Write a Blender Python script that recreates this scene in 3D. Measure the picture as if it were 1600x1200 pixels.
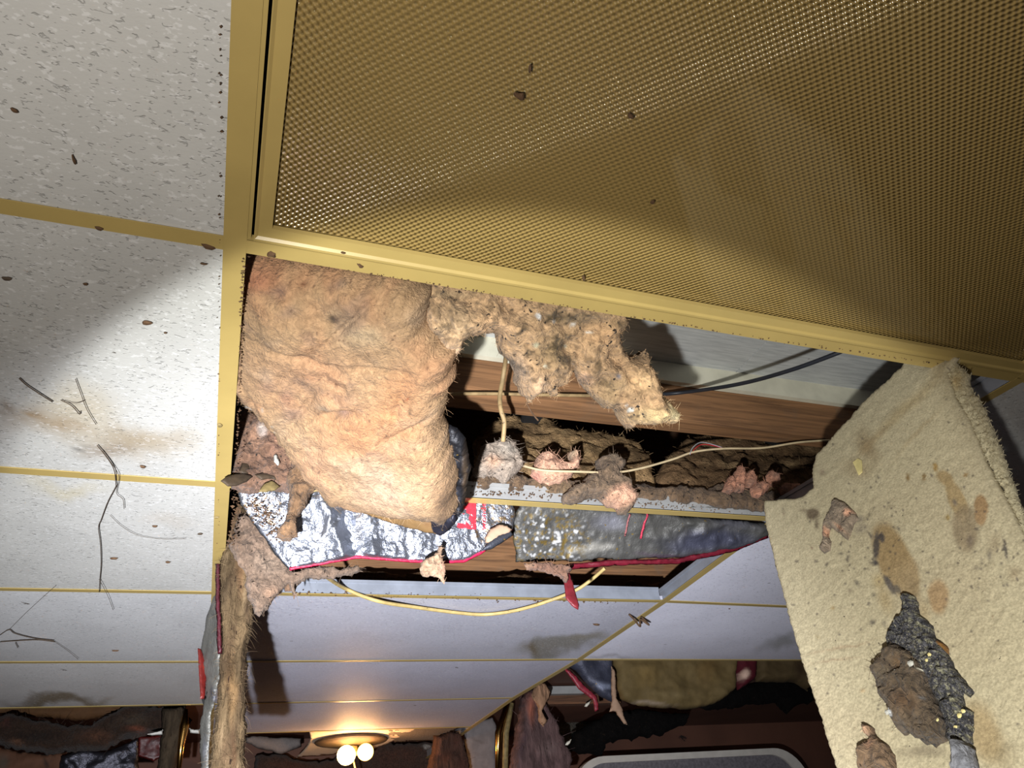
import bpy, math, random
import numpy as np
from mathutils import Vector, Matrix
from mathutils.geometry import delaunay_2d_cdt
S = bpy.context.scene
for o in list(bpy.data.objects): bpy.data.objects.remove(o)
COL = S.collection
rnd = random.Random(7)

# ------------------------------------------------------------------ camera
CAMZ = 1.75
F = 1158.72
_a, _b, _c = 2.155874325, 0.082033099, -0.331615384
def _rot(a, b, c):
    Rx = np.array([[1,0,0],[0,math.cos(a),-math.sin(a)],[0,math.sin(a),math.cos(a)]])
    Ry = np.array([[math.cos(b),0,math.sin(b)],[0,1,0],[-math.sin(b),0,math.cos(b)]])
    Rz = np.array([[math.cos(c),-math.sin(c),0],[math.sin(c),math.cos(c),0],[0,0,1]])
    return Rz @ Ry @ Rx
R = _rot(_a, _b, _c)
cam_d = bpy.data.cameras.new('camera'); cam = bpy.data.objects.new('camera', cam_d); COL.objects.link(cam)
cam_d.sensor_width = 36; cam_d.lens = 36 * F / 1600; cam_d.clip_start = 0.02; cam_d.clip_end = 60
M = Matrix([list(R[i]) + [0] for i in range(3)] + [[0, 0, 0, 1]]); M.translation = (0, 0, CAMZ)
cam.matrix_world = M
S.camera = cam
CAM = np.array([0, 0, CAMZ])

def ray(u, v):
    return R @ np.array([(u - 800) / F, -(v - 600) / F, -1.0])

# ------------------------------------------------------------------ world, lights, exposure
w = bpy.data.worlds.new('world'); S.world = w; w.use_nodes = True
w.node_tree.nodes['Background'].inputs[0].default_value = (0.75, 0.72, 0.8, 1)
w.node_tree.nodes['Background'].inputs[1].default_value = 0.2
S.view_settings.view_transform = 'Standard'; S.view_settings.look = 'None'
S.view_settings.exposure = 0.0; S.view_settings.gamma = 1; S.view_settings.use_curve_mapping = False

LPOS = Vector((-0.145, 0.0, CAMZ - 0.21))
def spot(name, tgt_px, tgt_dist, ang, blend, watts, col, rad=0.012):
    d = bpy.data.lights.new(name, 'SPOT'); d.energy = watts; d.color = col
    d.spot_size = math.radians(ang); d.spot_blend = blend; d.shadow_soft_size = rad
    o = bpy.data.objects.new(name, d); COL.objects.link(o); o.location = LPOS
    t = Vector(CAM + ray(*tgt_px) * tgt_dist)
    o.rotation_euler = (t - LPOS).to_track_quat('-Z', 'Y').to_euler()
    return o
bm = spot('torch_beam', (790, 1010), 1.8, 71.5, 0.13, 72, (0.94, 0.97, 0.96))
bm.rotation_euler = Vector((.3886, .8684, .3080)).to_track_quat('-Z', 'Y').to_euler()
spot('torch_hot_centre', (620, 1130), 2.4, 72, 1.0, 370, (0.90, 0.92, 1.0))
spot('torch_spill', (760, 700), 1.2, 150, 0.6, 27, (1.0, 0.94, 0.87), 0.02)

# ------------------------------------------------------------------ geometry of the place
HC = 0.6095; H = CAMZ + HC
X0 = -0.0493; WX = 1.196
def YR(j): return (1.0751 + j) * 0.61
def C(u, v, z=H):                     # point of the horizontal plane at height z
    d = ray(u, v); return CAM + d * ((z - CAMZ) / d[2])
def Q(u, v, Y):                       # point of the vertical plane at distance Y
    d = ray(u, v); return CAM + d * (Y / d[1])
def D(u, v, t):
    return CAM + ray(u, v) * t
def lin(c):
    c = np.asarray(c, float) / 255.0
    return np.where(c <= 0.04045, c / 12.92, ((c + 0.055) / 1.055) ** 2.4)
def L4(c): return tuple(lin(c)) + (1,)

# ------------------------------------------------------------------ noise
def _h(ix, iy, iz, s):
    n = (ix * 374761393 + iy * 668265263 + iz * 2147483647 + s * 1274126177) & 0xFFFFFFFF
    n = ((n ^ (n >> 13)) * 1274126177) & 0xFFFFFFFF
    n = ((n ^ (n >> 16)) * 2246822519) & 0xFFFFFFFF
    return ((n ^ (n >> 15)) & 0xFFFF) / 65535.0
def vn(p, sc, s=0):
    q = np.asarray(p) * sc; i = np.floor(q).astype(np.int64); f = q - i; f = f * f * (3 - 2 * f)
    r = 0
    for a in (0, 1):
        for b in (0, 1):
            for c in (0, 1):
                wgt = (f[:, 0] if a else 1 - f[:, 0]) * (f[:, 1] if b else 1 - f[:, 1]) * (f[:, 2] if c else 1 - f[:, 2])
                r = r + wgt * _h(i[:, 0] + a, i[:, 1] + b, i[:, 2] + c, s)
    return r * 2 - 1
def fbm(p, sc, oc=4, s=0, g=0.5):
    r = 0; a = 1; t = 0
    for k in range(oc):
        r = r + a * vn(p, sc * 2 ** k, s + k * 17); t += a; a *= g
    return r / t
def ridge(p, sc, oc=3, s=0):
    r = 0; a = 1; t = 0
    for k in range(oc):
        r = r + a * (1 - 2 * np.abs(vn(p, sc * 2 ** k, s + k * 31))); t += a; a *= .5
    return r / t
def sm(x, a, b):
    t = np.clip((x - a) / (b - a), 0, 1); return t * t * (3 - 2 * t)

# ------------------------------------------------------------------ object helpers
def thing(o, label, cat, group=None, kind=None):
    o['label'] = label; o['category'] = cat
    if group: o['group'] = group
    if kind: o['kind'] = kind
    return o
def empty(name, loc, label=None, cat=None, group=None):
    o = bpy.data.objects.new(name, None); COL.objects.link(o); o.location = tuple(loc); o.empty_display_size = .05
    if label: thing(o, label, cat, group)
    return o
ORG = {}
def mk(name, V, Fc, mat, parent=None, smooth=True, cols=None):
    V = np.asarray(V, float).reshape(-1, 3)
    if parent is not None:
        org = ORG[parent.name]
    else:
        org = V.mean(0)
    me = bpy.data.meshes.new(name); me.from_pydata((V - org).tolist(), [], [list(f) for f in Fc]); me.update()
    if cols is not None:
        a = me.color_attributes.new('Col', 'FLOAT_COLOR', 'POINT')
        c4 = np.ones((len(V), 4)); c4[:, :3] = cols; a.data.foreach_set('color', c4.ravel())
    if smooth: me.polygons.foreach_set('use_smooth', [True] * len(me.polygons))
    mats = mat if isinstance(mat, (list, tuple)) else [mat]
    for m_ in mats: me.materials.append(m_)
    o = bpy.data.objects.new(name, me); COL.objects.link(o)
    if parent is not None:
        o.parent = parent
    else:
        o.location = tuple(org)
    ORG[o.name] = org
    return o
def root(name, loc, label, cat, group=None):
    o = empty(name, loc, label, cat, group); ORG[o.name] = np.array(loc, float); return o

class MB:
    def __init__(s): s.v = []; s.f = []
    def add(s, v, f):
        b = len(s.v); s.v += [tuple(map(float, x)) for x in v]; s.f += [tuple(b + i for i in q) for q in f]
    def box8(s, p):  # p: bottom 4 ccw, top 4
        s.add(p, [(3,2,1,0),(4,5,6,7),(0,1,5,4),(1,2,6,5),(2,3,7,6),(3,0,4,7)])
    def box(s, a, b):
        x0,y0,z0 = a; x1,y1,z1 = b
        s.box8([(x0,y0,z0),(x1,y0,z0),(x1,y1,z0),(x0,y1,z0),(x0,y0,z1),(x1,y0,z1),(x1,y1,z1),(x0,y1,z1)])
    def bar(s, p, q, wd, z0, z1, off=0.0):  # bar along p->q in plan, width wd, between z0 and z1 (added to end heights)
        p = np.array(p, float); q = np.array(q, float); d = q - p; d[2] = 0; d /= np.linalg.norm(d)
        n = np.array([-d[1], d[0], 0]); h = wd / 2
        pts = []
        for z in (z0, z1):
            for e, sg in ((p, -1), (q, -1), (q, 1), (p, 1)):
                pts.append(e + n * (off + sg * h) + np.array([0, 0, z]))
        s.box8(pts)
    def tube(s, pts, r, n=8, cap=True):
        pts = [np.array(p, float) for p in pts]; k = len(pts); up = np.array([.13, .21, 1.0]); b = len(s.v); vs = []
        for i, p in enumerate(pts):
            t = pts[min(i+1, k-1)] - pts[max(i-1, 0)]; t /= np.linalg.norm(t) + 1e-12
            a = np.cross(t, up); a /= np.linalg.norm(a) + 1e-9; c = np.cross(t, a)
            rr = r[i] if hasattr(r, '__len__') else r
            for j in range(n):
                th = 2 * math.pi * j / n; vs.append(p + rr * (math.cos(th) * a + math.sin(th) * c))
        fs = [(i*n+j, i*n+(j+1) % n, (i+1)*n+(j+1) % n, (i+1)*n+j) for i in range(k-1) for j in range(n)]
        if cap: fs += [tuple(range(n))[::-1], tuple((k-1)*n + j for j in range(n))]
        s.add(vs, fs)
    def lathe(s, c, prof, n=40):
        vs = []; k = len(prof)
        for r, z in prof:
            for j in range(n):
                th = 2 * math.pi * j / n; vs.append((c[0] + r*math.cos(th), c[1] + r*math.sin(th), c[2] + z))
        fs = [(i*n+j, i*n+(j+1) % n, (i+1)*n+(j+1) % n, (i+1)*n+j) for i in range(k-1) for j in range(n)]
        s.add(vs, fs)
    def build(s, name, mat, parent=None, smooth=False): return mk(name, s.v, s.f, mat, parent, smooth)

def spline(pts, n=10):
    P = [np.array(p, float) for p in pts]; P = [2*P[0]-P[1]] + P + [2*P[-1]-P[-2]]; out = []
    for i in range(1, len(P)-2):
        for k in range(n):
            t = k / n; a, b, c, d = P[i-1], P[i], P[i+1], P[i+2]
            out.append(.5*((2*b)+(-a+c)*t+(2*a-5*b+4*c-d)*t*t+(-a+3*b-3*c+d)*t**3))
    out.append(P[-2]); return out

# ------------------------------------------------------------------ materials
def newmat(name):
    m = bpy.data.materials.new(name); m.use_nodes = True; nt = m.node_tree; b = nt.nodes['Principled BSDF']
    return m, nt, b
def N(nt, t, **kw):
    n = nt.nodes.new(t)
    for k, v in kw.items():
        if k.startswith('i_'): n.inputs[k[2:].replace('_', ' ')].default_value = v
        else: setattr(n, k, v)
    return n
def math_(nt, op, a, b=None, c=None, clamp=False):
    n = nt.nodes.new('ShaderNodeMath'); n.operation = op; n.use_clamp = clamp
    for i, x in enumerate((a, b, c)):
        if x is None: continue
        if isinstance(x, (int, float)): n.inputs[i].default_value = x
        else: nt.links.new(x, n.inputs[i])
    return n.outputs[0]
def obj_coord(nt, scale=(1, 1, 1), rot=(0, 0, 0)):
    tc = N(nt, 'ShaderNodeTexCoord'); mp = N(nt, 'ShaderNodeMapping'); mp.inputs['Scale'].default_value = scale
    mp.inputs['Rotation'].default_value = rot
    nt.links.new(tc.outputs['Object'], mp.inputs['Vector']); return mp.outputs[0]
def noise(nt, vec, sc, det=4, dist=0.0, rough=.55):
    n = N(nt, 'ShaderNodeTexNoise'); n.inputs['Scale'].default_value = sc; n.inputs['Detail'].default_value = det
    n.inputs['Distortion'].default_value = dist; n.inputs['Roughness'].default_value = rough
    nt.links.new(vec, n.inputs['Vector']); return n.outputs['Fac']
def bump(nt, b, h, strength, dist):
    n = N(nt, 'ShaderNodeBump'); n.inputs['Strength'].default_value = strength; n.inputs['Distance'].default_value = dist
    nt.links.new(h, n.inputs['Height']); nt.links.new(n.outputs[0], b.inputs['Normal']); return n
def mul_col(nt, col, fac):   # colour * scalar
    n = N(nt, 'ShaderNodeVectorMath', operation='SCALE'); nt.links.new(col, n.inputs[0]); nt.links.new(fac, n.inputs['Scale']); return n.outputs[0]
def mixc(nt, fac, a, b):
    n = N(nt, 'ShaderNodeMix', data_type='RGBA')
    if isinstance(fac, float): n.inputs[0].default_value = fac
    else: nt.links.new(fac, n.inputs[0])
    for i, x in ((6, a), (7, b)):
        if isinstance(x, tuple): n.inputs[i].default_value = x
        else: nt.links.new(x, n.inputs[i])
    return n.outputs[2]
def rng(nt, x, a, b, c=0., d=1.):
    n = N(nt, 'ShaderNodeMapRange'); n.interpolation_type = 'SMOOTHSTEP'
    nt.links.new(x, n.inputs[0])
    for i, q in enumerate((a, b, c, d)): n.inputs[i+1].default_value = q
    return n.outputs[0]
def amat(name, rough=.9, metal=0., vs=40, va=.35, bs=90, bstr=.5, bd=.003, spec=.3, speck=None, stretch=(1, 1, 1), dist=0., sheen=0., speck_sc=160, bs2=None):
    """surface whose colour comes from the Col attribute, with fine variation, specks and bump"""
    m, nt, b = newmat(name)
    at = N(nt, 'ShaderNodeAttribute', attribute_name='Col')
    v = obj_coord(nt, stretch)
    n1 = noise(nt, v, vs, 5, dist)
    f = rng(nt, n1, .3, .7, 1 - va, 1 + va * .7)
    col = mul_col(nt, at.outputs['Color'], f)
    if speck:
        vo = N(nt, 'ShaderNodeTexNoise'); vo.inputs['Scale'].default_value = speck_sc; vo.inputs['Detail'].default_value = 2
        nt.links.new(v, vo.inputs['Vector'])
        thr = rng(nt, vo.outputs['Fac'], speck[1], speck[1] + .04)
        col = mixc(nt, thr, col, L4(speck[0]))
    nt.links.new(col, b.inputs['Base Color'])
    b.inputs['Roughness'].default_value = rough; b.inputs['Metallic'].default_value = metal
    b.inputs['Specular IOR Level'].default_value = spec
    if sheen: b.inputs['Sheen Weight'].default_value = sheen
    h = noise(nt, v, bs, 6, dist, .6)
    if bs2:
        h2 = noise(nt, v, bs2, 3, 0, .5); h = math_(nt, 'MULTIPLY_ADD', h2, .5, h)
    bump(nt, b, h, bstr, bd)
    return m
def cmat(name, col, rough=.6, metal=0., va=.15, vs=30, bstr=.15, bs=120, dirt=None, spec=.4, emit=None, stretch=(1, 1, 1), bd=.001):
    m, nt, b = newmat(name); v = obj_coord(nt, stretch)
    n1 = noise(nt, v, vs, 5); f = rng(nt, n1, .3, .7, 1 - va, 1 + va)
    rgb = N(nt, 'ShaderNodeRGB'); rgb.outputs[0].default_value = L4(col)
    c = mul_col(nt, rgb.outputs[0], f)
    if dirt:
        n2 = noise(nt, v, dirt[1], 6, .4, .7); c = mixc(nt, rng(nt, n2, dirt[2], dirt[2] + .05), c, L4(dirt[0]))
    nt.links.new(c, b.inputs['Base Color']); b.inputs['Roughness'].default_value = rough; b.inputs['Metallic'].default_value = metal
    b.inputs['Specular IOR Level'].default_value = spec
    bump(nt, b, noise(nt, v, bs, 4), bstr, bd)
    if emit:
        b.inputs['Emission Color'].default_value = L4(emit[0]); b.inputs['Emission Strength'].default_value = emit[1]
    return m

M_ = {}
M_['fluff'] = amat('peach_fibreglass', .95, 0, 80, .22, 130, 1.0, .004, .1, ((70, 45, 35), .76), dist=1.2, sheen=.04, bs2=320)
M_['dirty'] = amat('dirty_fibreglass', .95, 0, 70, .4, 80, .9, .006, .15, ((45, 36, 28), .66), dist=1.6, sheen=.1, bs2=300, speck_sc=120)
M_['batt'] = amat('brown_batt', .95, 0, 50, .4, 60, .9, .006, .1, ((35, 26, 18), .68), dist=1.0, bs2=260, speck_sc=90)
M_['column'] = amat('layered_batt', .9, 0, 30, .45, 45, 1.0, .008, .15, ((40, 28, 20), .68), stretch=(1, 1, .28), dist=1.0, bs2=200, speck_sc=120)
M_['foil'] = amat('foil', .38, .88, 20, .08, 55, .7, .005, .6, bs2=260)
M_['dullfoil'] = amat('dull_foil', .5, .35, 30, .2, 40, .6, .004, .4, ((120, 98, 45), .70), bs2=220, speck_sc=120)
M_['paper'] = amat('kraft_paper', .8, 0, 25, .15, 40, .4, .003, .25, ((60, 45, 30), .74))
M_['board'] = amat('panel_back', .9, 0, 340, .2, 300, .7, .0012, .15, ((60, 52, 48), .735), speck_sc=200)
M_['crumb'] = amat('granular_debris', .75, 0, 420, .8, 260, 1.0, .006, .4, ((176, 168, 140), .64), bs2=600, speck_sc=520)
M_['red'] = amat('red_edge_tape', .45, 0, 60, .3, 90, .4, .002, .4, ((70, 50, 45), .70))
M_['fibre'] = amat('loose_fibres', .8, 0, 60, .15, 90, 0, .001, .3)

def tile_mat():
    m, nt, b = newmat('mineral_fibre_tile')
    at = N(nt, 'ShaderNodeAttribute', attribute_name='Col')
    tc = N(nt, 'ShaderNodeTexCoord')
    v = obj_coord(nt, (.62, 1, 1))
    nA = noise(nt, v, 120, 2, .3, .5); nB = noise(nt, v, 170, 1, 0, .5)
    worm = math_(nt, 'SUBTRACT', 1.0, rng(nt, math_(nt, 'ABSOLUTE', math_(nt, 'SUBTRACT', nA, .5)), .012, .04))
    gate = rng(nt, nB, .56, .64)
    fiss = math_(nt, 'MULTIPLY', worm, gate)
    vo = N(nt, 'ShaderNodeTexVoronoi'); vo.inputs['Scale'].default_value = 210; nt.links.new(v, vo.inputs['Vector'])
    pin = math_(nt, 'SUBTRACT', 1.0, rng(nt, vo.outputs['Distance'], .10, .2))
    pg = rng(nt, noise(nt, v, 60, 1), .47, .55)
    pin = math_(nt, 'MULTIPLY', pin, pg)
    hole = math_(nt, 'MAXIMUM', fiss, math_(nt, 'MULTIPLY', pin, .8))
    grime = noise(nt, obj_coord(nt), 5, 5, .3)
    f = math_(nt, 'MULTIPLY', rng(nt, grime, .3, .75, 1.0, .9), math_(nt, 'SUBTRACT', 1.0, math_(nt, 'MULTIPLY', hole, .28)))
    col = mul_col(nt, at.outputs['Color'], f)
    wh = rng(nt, noise(nt, v, 200, 2, 0, .6), .58, .66, 0, .24); col = mixc(nt, wh, col, L4((255, 255, 255)))  # pale flecks paint glints on the raised grain into the colour
    dn = noise(nt, v, 38, 3, .5, .6)
    col = mixc(nt, rng(nt, dn, .745, .765), col, L4((70, 58, 46)))
    nt.links.new(col, b.inputs['Base Color']); b.inputs['Roughness'].default_value = .62; b.inputs['Specular IOR Level'].default_value = .35
    fine = noise(nt, v, 260, 3, 0, .6)
    h = math_(nt, 'SUBTRACT', math_(nt, 'MULTIPLY', fine, .35), hole)
    bump(nt, b, h, .6, .0012)
    return m
M_['tile'] = tile_mat()
def lens_mat():
    m, nt, b = newmat('prismatic_acrylic')
    v = obj_coord(nt, (1, 1, 1), (0, 0, math.radians(45)))
    sx = N(nt, 'ShaderNodeSeparateXYZ'); nt.links.new(v, sx.inputs[0])
    k = 2 * math.pi / .0056
    a = math_(nt, 'COSINE', math_(nt, 'MULTIPLY', sx.outputs[0], k)); c = math_(nt, 'COSINE', math_(nt, 'MULTIPLY', sx.outputs[1], k))
    h = math_(nt, 'ADD', a, c)
    groove = rng(nt, h, -1.9, -.3, .6, 1.0)
    rgb = N(nt, 'ShaderNodeRGB'); rgb.outputs[0].default_value = L4((156, 131, 78))
    col = mul_col(nt, rgb.outputs[0], groove)
    sp = noise(nt, obj_coord(nt), 26, 3, .2); col = mixc(nt, rng(nt, sp, .79, .80), col, L4((60, 42, 24)))
    nt.links.new(col, b.inputs['Base Color'])
    b.inputs['Roughness'].default_value = .1; b.inputs['Specular IOR Level'].default_value = .9; b.inputs['Coat Weight'].default_value = .5; b.inputs['Coat Roughness'].default_value = .07
    bump(nt, b, h, .8, .0009)
    return m
M_['lens'] = lens_mat()
M_['paint'] = cmat('yellowed_enamel', (176, 153, 93), .38, 0, .06, 8, .06, 90, ((92, 68, 40), 24, .735), .5)
M_['web'] = cmat('white_tee_web', (150, 150, 148), .4, .1, .08, 20, .1, 90, ((70, 60, 50), 40, .68), .5)
M_['greyweb'] = cmat('grey_tee_web', (150, 155, 165), .4, .3, .12, 20, .1, 90, ((60, 55, 50), 40, .66), .5)
M_['dark'] = cmat('dark_housing', (22, 20, 18), .8)
def wood_mat(name, c1, c2, c3):
    m, nt, b = newmat(name); v = obj_coord(nt, (.9, 22, 22))
    n1 = noise(nt, v, 4, 6, 1.2, .6)
    cr = N(nt, 'ShaderNodeValToRGB'); nt.links.new(n1, cr.inputs[0]); e = cr.color_ramp.elements
    e[0].position = .3; e[0].color = L4(c1); e[1].position = .7; e[1].color = L4(c3); x = e.new(.5); x.color = L4(c2)
    d = noise(nt, obj_coord(nt), 9, 5, .5); col = mixc(nt, rng(nt, d, .55, .75, 0, .5), cr.outputs[0], L4((110, 92, 74)))
    nt.links.new(col, b.inputs['Base Color']); b.inputs['Roughness'].default_value = .75
    bump(nt, b, n1, .5, .002); return m
M_['wood'] = wood_mat('joist_timber', (96, 66, 42), (134, 96, 62), (156, 112, 74))
M_['wood2'] = wood_mat('dark_timber', (60, 38, 24), (92, 60, 38), (120, 80, 52))
def deck_mat():
    m, nt, b = newmat('weathered_grey_paint'); v = obj_coord(nt, (2.5, 30, 4)); v2 = obj_coord(nt, (60, 3, 3), (0, 0, .35))
    n1 = noise(nt, v, 5, 6, .4, .6); c = mixc(nt, rng(nt, n1, .3, .7), L4((176, 178, 176)), L4((204, 205, 202)))
    c = mixc(nt, rng(nt, noise(nt, v2, 1.2, 2), .66, .72, 0, .55), c, L4((200, 200, 196)))
    c = mixc(nt, rng(nt, noise(nt, obj_coord(nt), 14, 6, .4, .7), .68, .74), c, L4((52, 46, 40)))
    nt.links.new(c, b.inputs['Base Color']); b.inputs['Roughness'].default_value = .7; bump(nt, b, n1, .3, .001); return m
M_['deck'] = deck_mat()
M_['batten'] = cmat('cream_batten_paint', (214, 210, 188), .6, 0, .08, 20, .2, 60, ((96, 80, 58), 12, .70))
M_['wall'] = cmat('brown_wall_paint', (92, 60, 46), .7, 0, .15, 3, .1, 60, ((28, 18, 14), 5, .66))
M_['dirtcarpet'] = cmat('floor_covering', (70, 60, 52), .95, 0, .2, 10, .4, 200)
M_['cream'] = cmat('cream_cable_sheath', (196, 172, 112), .5, 0, .15, 40, .2, 90, ((60, 44, 28), 70, .64))
M_['offwhite'] = cmat('old_white_cable_sheath', (198, 178, 140), .5, 0, .15, 30, .2, 90, ((90, 66, 40), 50, .66))
M_['blackcable'] = cmat('black_cable_sheath', (40, 42, 48), .45, 0, .2, 30, .2, 90, ((120, 112, 96), 50, .66))
M_['oldcable'] = cmat('dirty_vertical_cable', (150, 126, 88), .6, 0, .25, 50, .3, 90, ((74, 56, 36), 60, .62))
M_['pink'] = cmat('rod_grey', (120, 116, 110), .5, .2)
M_['redink'] = cmat('red_ink', (196, 32, 48), .5, 0, .25, 120, .2, 200, ((205, 200, 200), 160, .62))
M_['whiteink'] = cmat('bare_foil_patch', (205, 205, 215), .4, .5)
M_['flatblack'] = cmat('flat_black', (14, 12, 11), .95)  # near black: unlit dark painted onto the rafters, also a black scrap
M_['rim'] = cmat('white_rim', (205, 200, 190), .5, 0, .08, 12, .1, 60, ((150, 130, 110), 30, .7))
M_['speckle'] = cmat('grey_speckle', (112, 108, 112), .7, 0, .25, 60, .6, 80, ((60, 54, 52), 60, .64))
M_['bulb'] = cmat('lit_bulb', (255, 200, 120), .3, 0, 0, 5, 0, 5, None, .5, ((255, 190, 90), 9.0))
M_['bulb2'] = cmat('lit_bulb_bright', (255, 220, 160), .3, 0, 0, 5, 0, 5, None, .5, ((255, 205, 120), 20.0))
M_['brass'] = cmat('brass', (205, 160, 90), .2, 1.0, .1)
M_['web_thread'] = cmat('cobweb_thread', (74, 62, 50), .9)
M_['silk'] = cmat('pale_silk', (150, 140, 125), .9)
M_['leaf'] = cmat('dead_leaf', (62, 50, 36), .7, 0, .3, 60, .5, 120)
M_['olive'] = cmat('olive_leaf', (120, 104, 66), .7, 0, .3, 60, .5, 120)
M_['chip'] = cmat('white_chip', (176, 174, 164), .7, 0, .1, 60, .5, 120)
M_['clay'] = cmat('brown_crumb', (84, 62, 42), .85, 0, .35, 90, .8, 180, ((150, 130, 96), 90, .62))
M_['yellowchip'] = cmat('yellow_flake', (205, 190, 130), .7, 0, .2, 60, .5, 120)

# ------------------------------------------------------------------ relief: an outlined lumpy solid on its own plane
class Plane:
    def __init__(s, a, b, c):          # three world points
        s.p = np.array(a, float); s.n = np.cross(np.array(b) - s.p, np.array(c) - s.p); s.n /= np.linalg.norm(s.n)
        if s.n @ (CAM - s.p) < 0: s.n = -s.n
    def at(s, uv):
        uv = np.asarray(uv, float).reshape(-1, 2)
        d = (R @ np.stack([(uv[:, 0]-800)/F, -(uv[:, 1]-600)/F, -np.ones(len(uv))])).T
        t = ((s.p - CAM) @ s.n) / (d @ s.n)
        return CAM + d * t[:, None]
def inpoly(P, poly):
    x, y = P[:, 0], P[:, 1]; r = np.zeros(len(P), bool); n = len(poly); j = n - 1
    for i in range(n):
        xi, yi = poly[i]; xj, yj = poly[j]
        c = ((yi > y) != (yj > y)) & (x < (xj - xi) * (y - yi) / (yj - yi + 1e-12) + xi); r ^= c; j = i
    return r
def dseg(P, poly, closed=True):
    d = np.full(len(P), 1e9); n = len(poly)
    for i in range(n if closed else n - 1):
        a = np.array(poly[i], float); b = np.array(poly[(i+1) % n], float); ab = b - a
        t = np.clip(((P - a) @ ab) / (ab @ ab + 1e-12), 0, 1)
        d = np.minimum(d, np.linalg.norm(P - (a + t[:, None] * ab), axis=1))
    return d
def dense(poly, step, jag, closed=True, seed=0):
    out = []; n = len(poly)
    for i in range(n if closed else n - 1):
        a = np.array(poly[i], float); b = np.array(poly[(i+1) % n], float); k = max(1, int(np.linalg.norm(b-a) / step))
        for q in range(k): out.append(a + (b-a) * q / k)
    if not closed: out.append(np.array(poly[-1], float))
    P = np.array(out)
    if jag:
        p3 = np.c_[P, np.full(len(P), seed * 7.3 + 1)]
        P = P + jag * np.c_[fbm(p3, .06, 4, seed, .75), fbm(p3, .06, 4, seed + 99, .75)] * 1.7
    return P
def relief(name, poly, plane, mat, step=4, thick=.03, back=None, wpx=20, hf=None, cf=None, jag=3, seed=1, parent=None, amp=.01, nsc=25, power=.5):
    B = dense(poly, step, jag, True, seed)
    lo = B.min(0); hi = B.max(0)
    gx = np.arange(lo[0], hi[0], step); gy = np.arange(lo[1], hi[1], step * .87)
    G = np.array([(x + (step * .5 if j % 2 else 0), y) for j, y in enumerate(gy) for x in gx])
    rs = np.random.RandomState(seed); G = G + rs.uniform(-.18, .18, G.shape) * step
    G = G[inpoly(G, B)]; dd = dseg(G, B); G = G[dd > step * .5]; 
    allp = np.vstack([B, G]); nb = len(B)
    res = delaunay_2d_cdt([Vector(p) for p in allp.tolist()], [(i, (i+1) % nb) for i in range(nb)], [], 1, 1e-6)
    UV = np.array([tuple(v) for v in res[0]]); T = [tuple(f) for f in res[2]]
    d = dseg(UV, B)
    prof = np.clip(d / wpx, 0, 1); prof = (1 - (1 - prof) ** 2) ** power
    P = plane.at(UV); n = plane.n
    h = thick * prof + amp * fbm(P, nsc, 4, seed) * sm(d, 0, wpx * .5)
    if hf is not None: h = h + hf(UV, P, d) * sm(d, 0, 6)
    Vf = P + n * h[:, None]
    edge = d < 1e-3 + 0.02
    bk = thick * .6 if back is None else back
    Vb = P - n * (bk * prof + 1e-5)[:, None]
    idx = np.arange(len(UV)); bmap = idx.copy(); inner = np.where(~edge)[0]; bmap[inner] = len(UV) + np.arange(len(inner))
    V = np.vstack([Vf, Vb[inner]])
    # orient front faces to the camera
    a, b_, c = T[0]; nn = np.cross(UV[b_] - UV[a], UV[c] - UV[a]); 
    t = T if nn > 0 else T
    tri = np.array([q[:3] for q in T])
    fn = np.cross(P[tri[:, 1]] - P[tri[:, 0]], P[tri[:, 2]] - P[tri[:, 0]]) @ n
    faces = []
    for q, s_ in zip(T, fn):
        q = q if s_ > 0 else q[::-1]; faces.append(q)
        bq = tuple(int(bmap[i]) for i in q[::-1])
        if len(set(bq) & set(q)) < len(q): faces.append(bq)
    cf_ = cf if callable(cf) else (lambda uv, p, d_, c0=cf: np.tile(lin(c0), (len(uv), 1)))
    cf0 = cf_(UV, P, d); cols = np.vstack([cf0, cf0[inner] * .8])
    o = mk(name, V, faces, mat, parent, True, cols)
    return o, (UV, Vf, n, cf0, d)
def fuzz(info, n, ln, parent, mat=None, seed=0, wd=.00035, edge_bias=.3, tint=1.1, bend=1.0, droop=0.0, name='loose_fibres'):
    UV, P, nrm, cols, d = info; rs = np.random.RandomState(seed)
    wgt = np.where(d < 10, 1.0, edge_bias); wgt /= wgt.sum()
    ids = rs.choice(len(P), n, p=wgt)
    t = rs.normal(size=(n, 3)); t -= (t @ nrm)[:, None] * nrm; t /= np.linalg.norm(t, axis=1)[:, None]
    k = rs.uniform(.05, .7, (n, 1)); dr = t + nrm * k; dr /= np.linalg.norm(dr, axis=1)[:, None]
    L = ln * rs.uniform(.4, 1.3, (n, 1)); bd = rs.normal(size=(n, 3)) * bend; side = np.cross(dr, bd); side /= np.linalg.norm(side, axis=1)[:, None] + 1e-9
    b0 = P[ids] - nrm * .001; V = []; ks = 5
    for i in range(ks):
        s = i / (ks - 1); c = b0 + dr * L * s + bd * L * s * s * .35 + np.array([0, 0, -droop]) * L * s * s
        wv = side * wd * (1 - .6 * s); V += [c - wv, c + wv]
    V = np.stack(V, 1).reshape(-1, 3); st = 2 * ks
    Fc = [(b*st+2*i, b*st+2*i+1, b*st+2*i+3, b*st+2*i+2) for b in range(n) for i in range(ks-1)]
    C_ = np.repeat(np.clip(cols[ids] * tint * rs.uniform(.75, 1.2, (n, 1)), 0, 1), st, axis=0)
    o = mk(name, V, Fc, mat or M_['fibre'], parent, False, C_); o['kind'] = 'stuff'; return o
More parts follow.
